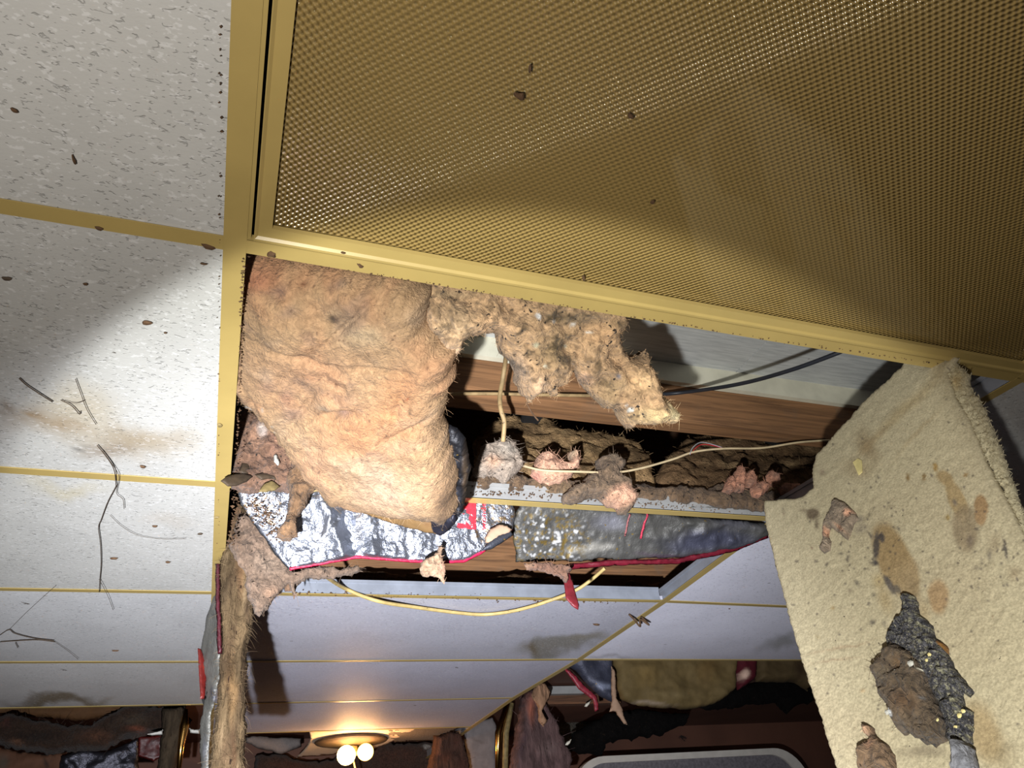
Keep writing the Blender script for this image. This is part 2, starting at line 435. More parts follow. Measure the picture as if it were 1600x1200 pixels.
def blend(base, items, UV, jit=0., P=None, seed=3):
    """base colour then (u,v,ru,rv,rgb,strength) soft patches with noisy borders"""
    c = np.tile(lin(base), (len(UV), 1)) if not isinstance(base, np.ndarray) else base
    q = np.c_[UV, np.zeros(len(UV))]
    jx = jit * fbm(q, .02, 4, seed); jy = jit * fbm(q, .02, 4, seed + 50)
    for it in items:
        u, v, ru, rv, rgb, st = it[:6]; ang = it[6] if len(it) > 6 else 0; hard = it[7] if len(it) > 7 else .0
        dx = UV[:, 0] - u + jx; dy = UV[:, 1] - v + jy; ca, sa = math.cos(ang), math.sin(ang)
        r = np.sqrt(((dx*ca + dy*sa) / ru) ** 2 + ((-dx*sa + dy*ca) / rv) ** 2)
        m = (1 - sm(r, hard, 1.0 if hard < 1 else hard + .1))[:, None] * st
        c = c * (1 - m) + lin(rgb) * m
    return c

# ================================================================== the suspended ceiling
def Ln(j):
    if j == 2: return np.array([X0, C(340, 927)[1], H])
    return np.array([X0, YR(j), H])
_R = {0: C(1597, 592), 1: C(1212, 812), 2: C(1038, 940), 3: C(905, 1031), 4: C(803, 1091), 5: C(738, 1136)}
def Rn(j): return _R[j] if j in _R else np.array([X0 + WX, YR(j), H])
def LLn(j): return np.array([X0 - WX, YR(j), H])
def RRn(j): return np.array([X0 + 2 * WX + .05, YR(j), H])

def tee(name, pts, label, web='web', wd=.024, group=None, shorten=0.0):
    pts = [np.array(p, float) for p in pts]
    if shorten:
        d = pts[-1] - pts[0]; d /= np.linalg.norm(d); pts[0] = pts[0] + d * shorten; pts[-1] = pts[-1] - d * shorten
    r = root(name, pts[0], label, 'ceiling grid', group)
    f = MB(); wb = MB()
    for a, b in zip(pts[:-1], pts[1:]):
        f.bar(a, b, wd, 0, .0012)
        wb.bar(a, b, .0016, .0012, .038); wb.bar(a, b, .0065, .032, .040)
    f.build('flange', M_['paint'], r); wb.build('web', M_[web], r); return r
tee('main_tee', [Ln(j) for j in range(-1, 8)], 'yellowed main tee running past the light panel and down the left side of the hole', 'web', .0245)
tee('main_tee', [Rn(j) for j in range(-1, 8)], 'yellowed main tee slanting along the right side of the hole, behind the hanging stained board', 'greyweb', .022)
FW = .0122
for j, lb in ((0, 'wide near yellowed cross tee between the two nearest speckled tiles on the left'),
              (1, 'yellowed cross tee on the left under the tile with the brown water stain'),
              (2, 'cross tee on the left, third one away, level with the foot of the silver foil'),
              (3, 'thin dark cross tee on the left, fourth one away, by the red torn flag'),
              (4, 'last cross tee on the left, along the edge where the tiles end')):
    tee('cross_tee', [LLn(j), Ln(j)], lb, 'web', .0215 if j < 2 else .018, None, FW)
for j, lb, wb in ((0, 'yellowed cross tee along the lower edge of the textured light panel', 'web'),
              (1, 'white cross tee crossing the hole with debris heaped on it, above the foil', 'web'),
              (2, 'blue grey cross tee closing the far end of the hole, over the sagging cable', 'greyweb'),
              (3, 'cross tee between the two nearest lavender tiles beyond the hole', 'web'),
              (4, 'cross tee catching a warm glow just before the lamp', 'web'),
              (5, 'farthest cross tee above the broken tile carrying the lamp', 'web')):
    tee('cross_tee', [Ln(j), Rn(j)], lb, wb, .0205 if j < 2 else .018, None, FW)
for j, lb in ((0, 'short piece of cross tee at the right frame edge beside the torn board'),
              (1, 'cross tee of the right column hidden behind the hanging stained board'),
              (2, 'cross tee between two lavender tiles just left of the hanging board'),
              (3, 'cross tee above the kraft paper batts on the right')):
    tee('cross_tee', [Rn(j), RRn(j)], lb, 'web', .018, None, FW)

def tile(a, b, c, d, label, base=(196, 195, 190), items=(), sag=.004, seed=0, nx=96, ny=50):
    a, b, c, d = [np.array(x, float) for x in (a, b, c, d)]
    s = np.linspace(0, 1, nx); t = np.linspace(0, 1, ny); Sx, Ty = np.meshgrid(s, t); Sx = Sx.ravel(); Ty = Ty.ravel()
    g = .004
    P = (a[None]*(1-Sx)[:, None] + b[None]*Sx[:, None])*(1-Ty)[:, None] + (d[None]*(1-Sx)[:, None] + c[None]*Sx[:, None])*Ty[:, None]
    P[:, 2] = H + .0026 - sag * (np.sin(np.pi*Sx)*np.sin(np.pi*Ty)) ** .8
    cx = P[:, :2].mean(0); P[:, :2] = cx + (P[:, :2] - cx) * (1 - np.array([g/1.2, g/.6]))
    q = (P - CAM) @ R; UV = np.c_[800 + F*q[:, 0]/-q[:, 2], 600 - F*q[:, 1]/-q[:, 2]]
    ok = q[:, 2] < -.05; UV[~ok] = -9999
    cols = blend(base, items, UV, 26, seed=seed + 5)
    top = P.copy(); top[:, 2] = H + .0175
    V = np.vstack([P, top]); k = len(P); Fc = []
    for j in range(ny-1):
        for i in range(nx-1):
            q_ = j*nx+i; Fc.append((q_, q_+nx, q_+nx+1, q_+1)); Fc.append((k+q_, k+q_+1, k+q_+nx+1, k+q_+nx))
    ring = [i for i in range(nx)] + [j*nx+nx-1 for j in range(1, ny)] + [(ny-1)*nx+i for i in range(nx-2, -1, -1)] + [j*nx for j in range(ny-2, 0, -1)]
    for x, y in zip(ring, ring[1:] + ring[:1]): Fc.append((x, y, k+y, k+x))
    o = mk('ceiling_tile', V, Fc, M_['tile'], None, False, np.vstack([cols, cols*.8]))
    o['label'] = label; o['category'] = 'ceiling tile'; return o
BR = (150, 126, 92)
tile(LLn(-1), Ln(-1), Ln(0), LLn(0), 'nearest fissured white tile at top left, above the widest cross tee', seed=1)
tile(LLn(0), Ln(0), Ln(1), LLn(1), 'white tile on the left with cobwebs and a brown water stain along its far edge', seed=2, items=[
    (210, 688, 150, 42, (156, 134, 96), .7, .1), (165, 700, 70, 16, (120, 100, 78), .5), (120, 640, 110, 60, (186, 166, 124), .45), (60, 660, 90, 30, (150, 126, 96), .5),
    (125, 690, 14, 6, (40, 40, 48), .9), (60, 657, 22, 9, (150, 118, 72), .7), (100, 660, 60, 10, (150, 118, 72), .4), (12, 640, 24, 18, (120, 96, 70), .7)])
tile(LLn(1), Ln(1), Ln(2), LLn(2), 'white tile on the left crossed by a long hanging cobweb', seed=3, items=[(105, 758, 90, 18, (196, 182, 140), .5), (260, 820, 60, 16, (190, 180, 165), .4)], sag=.003)
tile(LLn(2), Ln(2), Ln(3), LLn(3), 'tile on the left third from the far edge, with a forked dark cobweb at the frame edge', seed=4, sag=.006, base=(204, 204, 204))
tile(LLn(3), Ln(3), Ln(4), LLn(4), 'last whole tile on the left, brown stained along the edge where the ceiling ends', seed=5, sag=.008, items=[
    (90, 1094, 110, 12, (112, 96, 66), .85, 0, .3), (60, 1085, 45, 5, (100, 84, 56), .6)], base=(200, 198, 196))
tile(Ln(2), Rn(2), Rn(3), Ln(3), 'lavender white tile just beyond the hole, water stained at its right corner', seed=6, sag=.009, base=(196, 196, 208), items=[
    (880, 1012, 120, 17, (122, 116, 96), .75, -.12, .3), (835, 1018, 26, 9, (110, 92, 56), .7), (930, 1002, 50, 9, (150, 140, 120), .5)])
tile(Ln(3), Rn(3), Rn(4), Ln(4), 'lavender white tile second beyond the hole, warm glow along its far edge', seed=7, sag=.010, base=(192, 190, 204))
tile(Ln(4), Rn(4), Rn(5), Ln(5), 'farthest whole tile, directly before the lamp', seed=8, sag=.010, base=(184, 182, 196))
tile(Rn(0), RRn(0), RRn(1), Rn(1), 'white tile at the right frame edge beside the ragged board edge', seed=9, sag=.004)
tile(Rn(1), RRn(1), RRn(2), Rn(2), 'lavender tile between the hole and the hanging board, nearer of the two', seed=10, sag=.008, base=(232, 232, 246))
tile(Rn(2), RRn(2), RRn(3), Rn(3), 'lavender tile left of the hanging board with a grey stain on its far right edge', seed=11, sag=.012, base=(234, 234, 248), items=[
    (1225, 1010, 60, 16, (150, 150, 146), .7, -.3, .2), (960, 1025, 60, 6, (150, 146, 150), .5)])
tile(Rn(-1), RRn(-1), RRn(0), Rn(0), 'tile right of the light panel outside the frame', seed=12, sag=.004)

# ------------------------------------------------------------------ textured light panel (troffer) with its door frame
A, B_, Cc, Dd = Ln(-1), Rn(-1), Rn(0), Ln(0)
fx = root('recessed_light', (A + Cc) / 2, 'unlit recessed ceiling light with a large yellowed prismatic diffuser in an enamelled frame', 'ceiling light')
def inset(k, z, kl=None):
    """corners of the fixture opening inset by k metres (left side by kl)"""
    kl = k if kl is None else kl
    ax = np.array([A[0] + kl, A[1] + k, z]); bx = np.array([B_[0] - k, B_[1] + k, z])
    dr = (Cc - Dd); dr /= np.linalg.norm(dr); slope = (Cc[1] - Dd[1]) / (Cc[0] - Dd[0])
    dx = np.array([Dd[0] + kl, Dd[1] + kl * slope - k, z]); cx = np.array([Cc[0] - k * 1.1, Cc[1] - k, z]); return [ax, bx, cx, dx]
def ring(mb, k0, k1, z0, z1, l0=None, l1=None, kk0=None):
    o0 = inset(k0, z0, l0); o1 = inset(k1, z1, l1)
    o0t = inset(k0, z0 + .006, l0); o1t = inset(k1, z1 + .006, l1)
    for i in range(4):
        j = (i+1) % 4; mb.box8([o0[i], o0[j], o1[j], o1[i], o0t[i], o0t[j], o1t[j], o1t[i]])
mb = MB(); ring(mb, .0125, .0165, H - .0005, H - .0015, .0125, .0165); mb.build('outer_lip', M_['paint'], fx)
mb = MB(); ring(mb, .0160, .0195, H - .004, H - .004, .0195, .0205); ring(mb, .0195, .0225, H - .004, H - .0015, .0205, .0235)
ring(mb, .0225, .0370, H - .0015, H - .0015, .0235, .0375); mb.build('door_frame', M_['paint'], fx)
q = inset(.033, H + .002, .034); nx, ny = 60, 30; V = []
for j in range(ny):
    for i in range(nx):
        s, t = i/(nx-1), j/(ny-1); p = (q[0]*(1-s)+q[1]*s)*(1-t) + (q[3]*(1-s)+q[2]*s)*t
        V.append(p + np.array([0, 0, .006 - .010 * math.sin(math.pi*s) ** .7 * math.sin(math.pi*t) ** .7]))
V2 = [p + np.array([0, 0, .002]) for p in V]
Fc = [(j*nx+i, (j+1)*nx+i, (j+1)*nx+i+1, j*nx+i+1) for j in range(ny-1) for i in range(nx-1)]
mk('diffuser', V + V2, Fc + [tuple(i + nx*ny for i in f[::-1]) for f in Fc], M_['lens'], fx)
mb = MB(); o0 = inset(.006, H + .009); o1 = inset(.03, H + .12)
mb.add(o0 + o1, [(0,1,5,4), (1,2,6,5), (2,3,7,6), (3,0,4,7), (4,5,6,7)]); mb.build('housing', M_['dark'], fx)

# ================================================================== above the hole: old ceiling, joists
ZD = H + .35
JY = C(1100, 575, ZD)[1]
def thingb(mb, name, mat, label, cat, group=None, smooth=False):
    o = mb.build(name, mat, None, smooth); return thing(o, label, cat, group)
seam = C(1172, 560, ZD)[0]
mb = MB(); mb.box((.0, .35, ZD), (seam - .002, JY + .04, ZD + .016))
thingb(mb, 'ceiling_board', M_['deck'], 'weathered grey painted board of the old ceiling, left of the dark seam', 'board')
mb = MB(); mb.box((seam + .002, .35, ZD), (2.6, JY + .04, ZD + .016))
thingb(mb, 'ceiling_board', M_['deck'], 'weathered grey painted board of the old ceiling, right of the dark seam, behind the black cable', 'board')
p1 = C(1100, 590, ZD); jz = Q(1100, 663, JY + .012)[2]; bz = Q(1100, 603, JY)[2]
mb = MB(); mb.box((-.1, JY - .002, bz), (1.9, JY + .012, ZD)); 
o = thingb(mb, 'batten', M_['batten'], 'cream painted batten along the top of the brown joist', 'batten')
mb = MB(); mb.box((-.3, JY + .013, jz), (2.7, JY + .055, ZD + .01))
thingb(mb, 'ceiling_joist', M_['wood'], 'brown timber joist crossing the upper part of the hole below the cream batten', 'joist')
J2 = YR(2) + .30; z2 = Q(900, 914, J2)[2]
mb = MB(); mb.box((-.3, J2, z2), (2.7, J2 + .04, z2 + .16))
thingb(mb, 'ceiling_joist', M_['wood'], 'brown timber joist under the foil at the far end of the hole', 'joist')
o, inf = relief('insulation_batt', [(470, 905), (540, 895), (640, 897), (700, 905), (735, 912), (760, 905), (800, 900), (880, 903), (930, 915), (1040, 910), (1055, 925), (1035, 942), (800, 938), (500, 935), (440, 925)],
    Plane(Q(500, 930, YR(2)+.1), Q(1000, 930, YR(2)+.1), Q(700, 890, YR(2)+.2)), M_['batt'], 6, .02, jag=5, seed=21, cf=(120, 92, 66), amp=.02)
thing(o, 'thin edge of brown batt lying behind the blue grey cross tee', 'insulation')
for a, b_, z, lb in ((.3, J2 + .04, ZD + .5, 'x'),):
    pass
mb = MB(); mb.box((-3.2, -1.8, H + 1.2), (4.6, 5.2, H + 1.24)); o = mb.build('ceiling', M_['wood2']); o['kind'] = 'structure'
for i, (px_, lb) in enumerate(((735, 'rafter coloured near black for the dark void, left of the vertical cable'), (1040, 'rafter coloured near black for the dark void above the brown batts'))):
    p = Q(px_, 660, 1.9); mb = MB(); mb.box((p[0]-.02, 1.4, H + .30), (p[0]+.02, 3.6, H + .42))
    thingb(mb, 'rafter', M_['flatblack'], lb, 'rafter')  # near-black colour carries the darkness of the unlit void

# ------------------------------------------------------------------ brown batts lying behind the debris-laden tee
Y1 = YR(1)
def battcf(base, sp=(58, 44, 32)):
    def f(uv, p, d):
        n = fbm(p * np.array([1, 1, 2.2]), 16, 4, 3); c = np.tile(lin(base), (len(uv), 1))
        m = sm(n, .0, .5)[:, None] * .6; c = c * (1 - m) + lin(sp) * m
        m = sm(-n, .15, .5)[:, None] * .35; return c * (1 - m) + lin((176, 150, 110)) * m
    return f
def strata(amp, sc=60, s=9):
    return lambda uv, p, d: amp * ridge(np.c_[p[:, 0]*.25, p[:, 1]*.25, p[:, 2]], sc, 3, s)
pl = Plane(Q(800, 765, Y1+.05), Q(1020, 765, Y1+.05), Q(900, 660, Y1+.24))
o, inf = relief('insulation_batt', [(738, 690), (765, 668), (790, 655), (852, 661), (881, 676), (947, 684), (993, 699), (1016, 722), (1024, 768), (900, 775), (780, 765), (742, 735)], pl, M_['batt'], 4, .03, jag=4, seed=31, cf=battcf((148, 120, 84)), hf=strata(.008), amp=.012)
thing(o, 'brown batt slumped behind the vertical cable in the middle of the hole', 'insulation'); fuzz(inf, 700, .012, o, seed=1)
pl = Plane(Q(1050, 775, Y1+.04), Q(1250, 785, Y1+.04), Q(1150, 690, Y1+.22))
o, inf = relief('insulation_batt', [(1020, 755), (1028, 735), (1045, 715), (1058, 700), (1075, 690), (1120, 684), (1200, 690), (1290, 688), (1310, 700), (1290, 735), (1285, 795), (1150, 800), (1040, 785)], pl, M_['batt'], 4, .03, jag=4, seed=33, cf=battcf((112, 88, 62)), hf=strata(.012, 40), amp=.018)
thing(o, 'dark brown batt behind the pink tufts at the right end of the hole', 'insulation'); fuzz(inf, 700, .014, o, seed=2)
# debris ridge along the tee
pl = Plane(Q(740, 765, Y1-.010), Q(1230, 785, Y1-.010), Q(1000, 750, Y1+.03))
o, inf = relief('debris', [(735, 748), (760, 740), (800, 742), (830, 752), (900, 757), (950, 762), (1000, 764), (1080, 768), (1130, 764), (1200, 772), (1245, 778), (1230, 792), (1190, 798), (1100, 788), (1000, 779), (900, 772), (800, 764), (735, 762)], pl, M_['dirty'], 3, .018, jag=4, seed=35, cf=battcf((104, 84, 64)), amp=.012, nsc=60, wpx=9)
thing(o, 'brown crumbled debris heaped along the white cross tee', 'debris', kind='stuff')

def clump(name, poly, Y, label, base, items=(), th=.035, seed=0, mat='dirty', tilt=.0, amp=.012, step=3, jag=3, fz=250, ln=.012, wpx=14, cat='insulation', jit=6, nsc=45):
    ar = np.array(poly, float); u, v = ar.mean(0)
    pl_ = Plane(Q(u-20, v, Y), Q(u+20, v, Y), Q(u, v-30, Y+tilt))
    o_, i_ = relief(name, poly, pl_, M_[mat], step, th*.75, jag=jag*1.3, seed=seed, wpx=wpx, amp=amp, nsc=nsc, hf=lambda uv, p, d: min(1, th/.03)*(.007*ridge(p + .02*np.c_[fbm(p, 30, 2, 1), fbm(p, 30, 2, 2), fbm(p, 30, 2, 3)], 55, 3, seed) + .003*fbm(p, 180, 2, seed)), cf=lambda uv, p, d: blend(base, items, uv, jit, seed=seed))
    thing(o_, label, cat)
    if fz: fuzz(i_, fz, ln, o_, seed=seed)
    return o_
clump('insulation_clump', [(750, 700), (775, 690), (805, 692), (812, 715), (818, 732), (800, 745), (790, 755), (770, 745), (745, 748), (738, 735), (745, 720)], Y1-.02, 'grey crusted clump perched on the cross tee right of the big peach batt', (158, 142, 126), [(760, 730, 24, 14, (190, 148, 118), .8), (785, 710, 30, 16, (150, 142, 130), .7)], .04, 41)
clump('insulation_clump', [(826, 745), (832, 732), (842, 712), (860, 706), (868, 720), (886, 728), (888, 705), (897, 702), (903, 730), (893, 748), (872, 758), (845, 756)], Y1-.015, 'pink fibreglass clump with an upright finger on the cross tee', (206, 160, 132), [(865, 728, 24, 6, (120, 70, 50), .6), (835, 745, 16, 10, (170, 100, 90), .7), (892, 715, 9, 14, (180, 160, 130), .8)], .035, 42)
clump('insulation_clump', [(926, 735), (930, 722), (945, 712), (965, 714), (970, 732), (962, 745), (980, 755), (992, 775), (988, 795), (974, 804), (960, 797), (945, 785), (915, 778), (885, 786), (880, 775), (900, 760), (920, 748)], Y1-.035, 'brown clump draped over the white cross tee with a pink tuft hanging below', (118, 98, 78), [(965, 785, 34, 22, (212, 164, 134), .95, 0, .3), (950, 725, 24, 14, (130, 112, 92), .7)], .045, 43, jag=5)
pinks = [[(1127, 768), (1132, 755), (1140, 745), (1146, 748), (1150, 765), (1140, 772)], [(1142, 768), (1144, 742), (1152, 728), (1162, 732), (1164, 752), (1162, 769), (1152, 771)],
         [(1160, 760), (1162, 742), (1172, 734), (1182, 746), (1180, 758), (1170, 763)], [(1172, 765), (1178, 755), (1190, 750), (1200, 756), (1200, 768), (1184, 779), (1175, 776)],
         [(1196, 745), (1202, 736), (1214, 740), (1219, 752), (1210, 762), (1198, 760)], [(1246, 770), (1250, 760), (1258, 762), (1268, 772), (1272, 780), (1262, 782)],
         [(1215, 765), (1225, 755), (1245, 757), (1252, 766), (1235, 775), (1220, 774)]]
for i, (pp, w_) in enumerate(zip(pinks, ('leftmost pointed pink tuft of the row beside the hanging board', 'tall pink tuft second in the row beside the hanging board', 'small pink tuft third in the row under the bent white wire', 'roundest orange pink tuft hanging lowest in the row', 'curled pink tuft at the upper right of the row', 'small pink tuft lying against the edge of the hanging board', 'flat dusky pink tuft between the row and the hanging board'))):
    clump('insulation_tuft', pp, Y1-.045, w_, (176, 124, 98), [(pp[0][0]+8, pp[0][1], 12, 10, (130, 100, 84), .8)], .02, 50+i, 'dirty', amp=.006, step=2.5, jag=1.5, fz=60, ln=.008, wpx=8)
o, inf = relief('foil_scrap', [(1020, 790), (1100, 778), (1190, 768), (1230, 775), (1200, 800), (1150, 795), (1080, 792)], Plane(Q(1050, 790, Y1-.01), Q(1200, 790, Y1-.01), Q(1100, 770, Y1+.02)), M_['dullfoil'], 3, .004, jag=2, seed=61, cf=(96, 96, 92), amp=.006)
thing(o, 'dull dark foil scrap lying along the right end of the white cross tee', 'foil')

# ------------------------------------------------------------------ the big peach batt
PB = Plane(C(500, 410, H+.055), C(380, 610, H+.035), Q(700, 815, 1.10))
batt = root('insulation_batt', PB.at([(560, 600)])[0], 'large peach fibreglass batt sagging out of the hole beside the main tee', 'insulation')
poly = [(335, 380), (430, 390), (500, 402), (560, 412), (610, 422), (650, 440), (672, 462), (668, 500), (690, 530), (716, 542), (712, 560), (704, 577), (712, 590), (700, 602), (693, 640), (690, 665), (699, 690), (708, 720), (714, 750), (713, 775), (716, 795), (700, 806), (680, 800), (650, 798), (620, 792), (575, 780), (528, 771), (513, 752), (490, 726), (470, 702), (450, 682), (438, 664), (420, 645), (400, 628), (388, 618), (378, 600), (362, 570), (345, 530), (335, 480)]
fcols = [(500, 560, 150, 90, (238, 186, 142), .7), (590, 640, 110, 60, (240, 170, 120), .75), (420, 410, 60, 22, (216, 140, 110), .7), (520, 690, 60, 60, (240, 182, 140), .6),
    (640, 600, 60, 70, (244, 176, 122), .7), (620, 730, 90, 60, (246, 206, 172), .75), (590, 490, 60, 35, (228, 200, 160), .7), (655, 560, 40, 60, (236, 170, 120), .5),
    (460, 425, 26, 16, (150, 132, 120), .75), (485, 450, 24, 14, (160, 142, 124), .6), (545, 425, 22, 10, (150, 136, 122), .6), (440, 570, 24, 22, (200, 158, 132), .6), (480, 615, 28, 20, (188, 150, 132), .6),
    (552, 612, 22, 12, (158, 134, 130), .75), (530, 600, 20, 8, (200, 178, 150), .7), (470, 590, 20, 26, (204, 160, 138), .5), (640, 660, 50, 16, (250, 200, 160), .6), (560, 455, 50, 26, (196, 166, 134), .6),
    (385, 560, 16, 60, (196, 160, 128), .7), (378, 480, 12, 30, (140, 112, 94), .8), (390, 440, 16, 40, (226, 176, 140), .5), (700, 760, 18, 50, (150, 118, 90), .85), (690, 790, 40, 18, (128, 100, 78), .8), (640, 790, 40, 8, (176, 148, 118), .6),
    (660, 610, 4, 20, (170, 130, 90), .9, .3), (655, 592, 3, 10, (214, 110, 60), .8, .5), (550, 470, 12, 9, (60, 52, 44), .85, .6, .3), (497, 425, 6, 4, (40, 30, 26), .9), (414, 488, 3, 3, (20, 16, 16), 1), (612, 636, 5, 4, (150, 140, 110), .7),
    (500, 427, 4, 3, (50, 36, 26), .9), (401, 425, 2, 10, (60, 30, 26), .9, .5), (540, 570, 3, 4, (60, 36, 36), 1), (435, 556, 2, 2, (50, 36, 30), 1), (671, 658, 3, 2, (80, 60, 50), .9), (620, 640, 2, 2, (50, 30, 20), 1), (527, 651, 2, 2, (50, 20, 20), 1),
    (645, 741, 4, 4, (150, 70, 70), .8), (634, 739, 3, 6, (110, 50, 50), .8), (550, 725, 5, 4, (120, 100, 90), .8), (583, 775, 2, 2, (70, 30, 30), 1), (670, 717, 2, 2, (80, 80, 80), 1), (432, 610, 4, 3, (230, 226, 210), .9), (446, 634, 4, 3, (230, 226, 210), .9), (449, 647, 3, 3, (230, 226, 210), .9)]
def bh(uv, p, d):
    u, v = uv[:, 0], uv[:, 1]; h = 0
    def g(a, b, ra, rb, am, an=0):
        ca, sa = math.cos(an), math.sin(an); dx, dy = u-a, v-b
        return am * np.exp(-(((dx*ca+dy*sa)/ra)**2 + ((-dx*sa+dy*ca)/rb)**2))
    h = h + g(470, 480, 70, 45, .022, .5) + g(595, 500, 38, 26, .012) + g(470, 700, 26, 80, .008, -.7) + g(560, 690, 60, 70, .014)
    h = h - g(550, 615, 26, 7, .014, -.1) + g(545, 600, 26, 8, .008, -.2) - g(490, 525, 70, 7, .010, .35) - g(570, 470, 50, 5, .008, -.7) - g(455, 430, 14, 8, .01)
    h = h - g(600, 545, 60, 4, .006, .1) - g(640, 600, 6, 30, .006, .3) - g(655, 640, 30, 4, .008, -.4) + g(640, 750, 50, 30, .010) - g(405, 590, 60, 4, .006, 1.1) - g(500, 600, 5, 50, .006, .6)
    pw = p + .05 * np.c_[fbm(p, 9, 3, 71), fbm(p, 9, 3, 72), fbm(p, 9, 3, 73)]
    h = h + .0045 * ridge(pw * np.array([1, .5, 1]), 14, 3, 5) + .0030 * fbm(p, 60, 4, 8) + .0012 * ridge(pw * np.array([1, .35, .5]), 90, 2, 15)
    return h
def bcf(uv, p, d):
    pw = p + .05 * np.c_[fbm(p, 9, 3, 71), fbm(p, 9, 3, 72), fbm(p, 9, 3, 73)]
    c = blend((226, 184, 138), fcols, uv, 10, seed=8)
    n = fbm(pw, 14, 4, 44); m = sm(n, .05, .5)[:, None]*.4; c = c*(1-m) + lin((222, 150, 108))*m
    m = sm(-n, .1, .5)[:, None]*.35; c = c*(1-m) + lin((238, 214, 186))*m
    n = fbm(pw, 26, 4, 46); m = sm(n, .25, .5)[:, None]*.35; c = c*(1-m) + lin((164, 134, 118))*m
    n = fbm(p, 420, 2, 47); m = (sm(n, .62, .7)*.6)[:, None]; return (c*(1-m) + lin((90, 56, 50))*m) * .42
o, inf = relief('fibreglass', poly, PB, M_['fluff'], 3.2, .045, .05, 34, bh, bcf, 3.5, 11, batt, .006, 30)
fuzz(inf, 4200, .011, batt, seed=5, wd=.00016, edge_bias=.25, name='loose_fibres')
# kraft facing, foil fold and dark edge of the batt
PK = Plane(PB.at([(530, 775)])[0] - PB.n*.004, PB.at([(690, 800)])[0] - PB.n*.004, PB.at([(600, 830)])[0] - PB.n*.02 - np.array([0, 0, .012]))
o, _ = relief('kraft_facing', [(521, 770), (540, 772), (575, 778), (620, 790), (655, 796), (676, 806), (688, 828), (683, 834), (665, 832), (640, 826), (600, 814), (560, 799), (532, 788)], PK, M_['paper'], 3, .004, .001, 10, jag=1.5, seed=12, parent=batt, cf=lambda uv, p, d: blend((126, 98, 62), [(670, 815, 14, 12, (120, 90, 60), .8), (540, 776, 40, 6, (150, 110, 60), .5)], uv, 5), amp=.002)
o, _ = relief('foil_fold', [(668, 798), (690, 803), (712, 800), (716, 812), (705, 826), (690, 836), (676, 826)], PK, M_['dullfoil'], 3, .012, .002, 8, jag=1.5, seed=13, parent=batt, cf=(38, 38, 48), amp=.006, hf=lambda uv, p, d: .004*ridge(p, 50, 3, 4))
PE = Plane(PB.at([(700, 670)])[0] - PB.n*.03, PB.at([(735, 700)])[0] - PB.n*.03, PB.at([(720, 800)])[0] - PB.n*.02)
o, _ = relief('torn_black_facing', [(688, 650), (700, 664), (714, 668), (727, 684), (731, 705), (736, 728), (730, 748), (728, 775), (724, 798), (710, 806), (700, 780), (702, 740), (698, 700)], PE, M_['dullfoil'], 3, .01, .004, 8, jag=2, seed=14, parent=batt, cf=lambda uv, p, d: blend((34, 34, 38), [(728, 740, 5, 70, (96, 78, 58), .7), (715, 770, 10, 20, (70, 70, 78), .7)], uv, 4), amp=.012, nsc=90, hf=lambda uv, p, d: .006*ridge(p, 60, 3, 4))

# ------------------------------------------------------------------ ragged dirty clump right of it
PC = Plane(C(800, 455, H+.055), C(960, 480, H+.05), Q(1030, 640, .80))
poly = [(628, 412), (700, 428), (800, 442), (900, 462), (955, 474), (978, 497), (965, 521), (970, 543), (979, 555), (993, 556), (1010, 547), (1005, 564), (1016, 575), (1024, 592), (1022, 610), (1036, 618), (1048, 636), (1049, 647), (1034, 659), (1019, 653), (1005, 662), (985, 661), (980, 670), (967, 659), (963, 647), (953, 636), (939, 636), (927, 621), (913, 607), (903, 594), (897, 583), (892, 572), (888, 584), (880, 600), (866, 606), (868, 616), (860, 621), (852, 610), (838, 614), (826, 622), (824, 632), (820, 622), (812, 616), (808, 604), (803, 581), (795, 563), (780, 548), (773, 522), (752, 519), (732, 526), (720, 535), (716, 550), (705, 560), (680, 545), (655, 500)]
ccols = [(700, 500, 50, 40, (232, 196, 152), .85), (690, 540, 30, 20, (236, 200, 165), .8), (765, 500, 40, 22, (224, 182, 138), .8), (800, 570, 22, 40, (190, 164, 140), .7), (830, 590, 26, 26, (216, 180, 146), .7),
    (850, 540, 50, 45, (140, 118, 84), .75), (880, 490, 90, 20, (120, 104, 80), .75), (930, 520, 50, 24, (216, 172, 126), .75), (950, 505, 30, 14, (140, 116, 84), .7), (985, 585, 36, 30, (236, 196, 146), .9), (1000, 640, 50, 22, (236, 206, 150), .9), (1030, 635, 24, 22, (244, 226, 176), .9),
    (940, 600, 30, 40, (160, 136, 100), .7, .6), (965, 625, 40, 14, (196, 156, 116), .6, .9), (700, 455, 60, 12, (150, 130, 100), .7), (905, 585, 12, 16, (226, 182, 150), .8), (949, 578, 6, 8, (96, 104, 120), .9),
    (969, 630, 7, 5, (240, 238, 228), 1, .3, .5), (962, 622, 4, 3, (230, 226, 220), 1), (826, 489, 7, 5, (236, 232, 226), 1, .5, .4), (852, 497, 5, 5, (220, 216, 208), 1), (877, 500, 3, 8, (226, 222, 214), 1, .7), (838, 562, 5, 4, (220, 222, 200), .9), (873, 536, 5, 6, (206, 210, 190), .9), (905, 514, 9, 2, (230, 226, 214), .9), (824, 530, 7, 5, (196, 200, 170), .8)]
def ccf(uv, p, d):
    c = blend((196, 160, 120), ccols, uv, 10, seed=12)
    n = fbm(p, 60, 4, 9, .7); m = (sm(n, .02, .35) * (.5 + .5*np.exp(-(((uv[:, 0]-860)/110)**2 + ((uv[:, 1]-520)/60)**2))))[:, None]
    c = c*(1-m) + lin((84, 70, 50))*m
    n = fbm(p, 260, 2, 19); m = sm(n, .55, .65)[:, None]*.8; return (c*(1-m) + lin((40, 32, 26))*m) * (.74 + .35*sm(uv[:, 0], 960, 1040))[:, None]
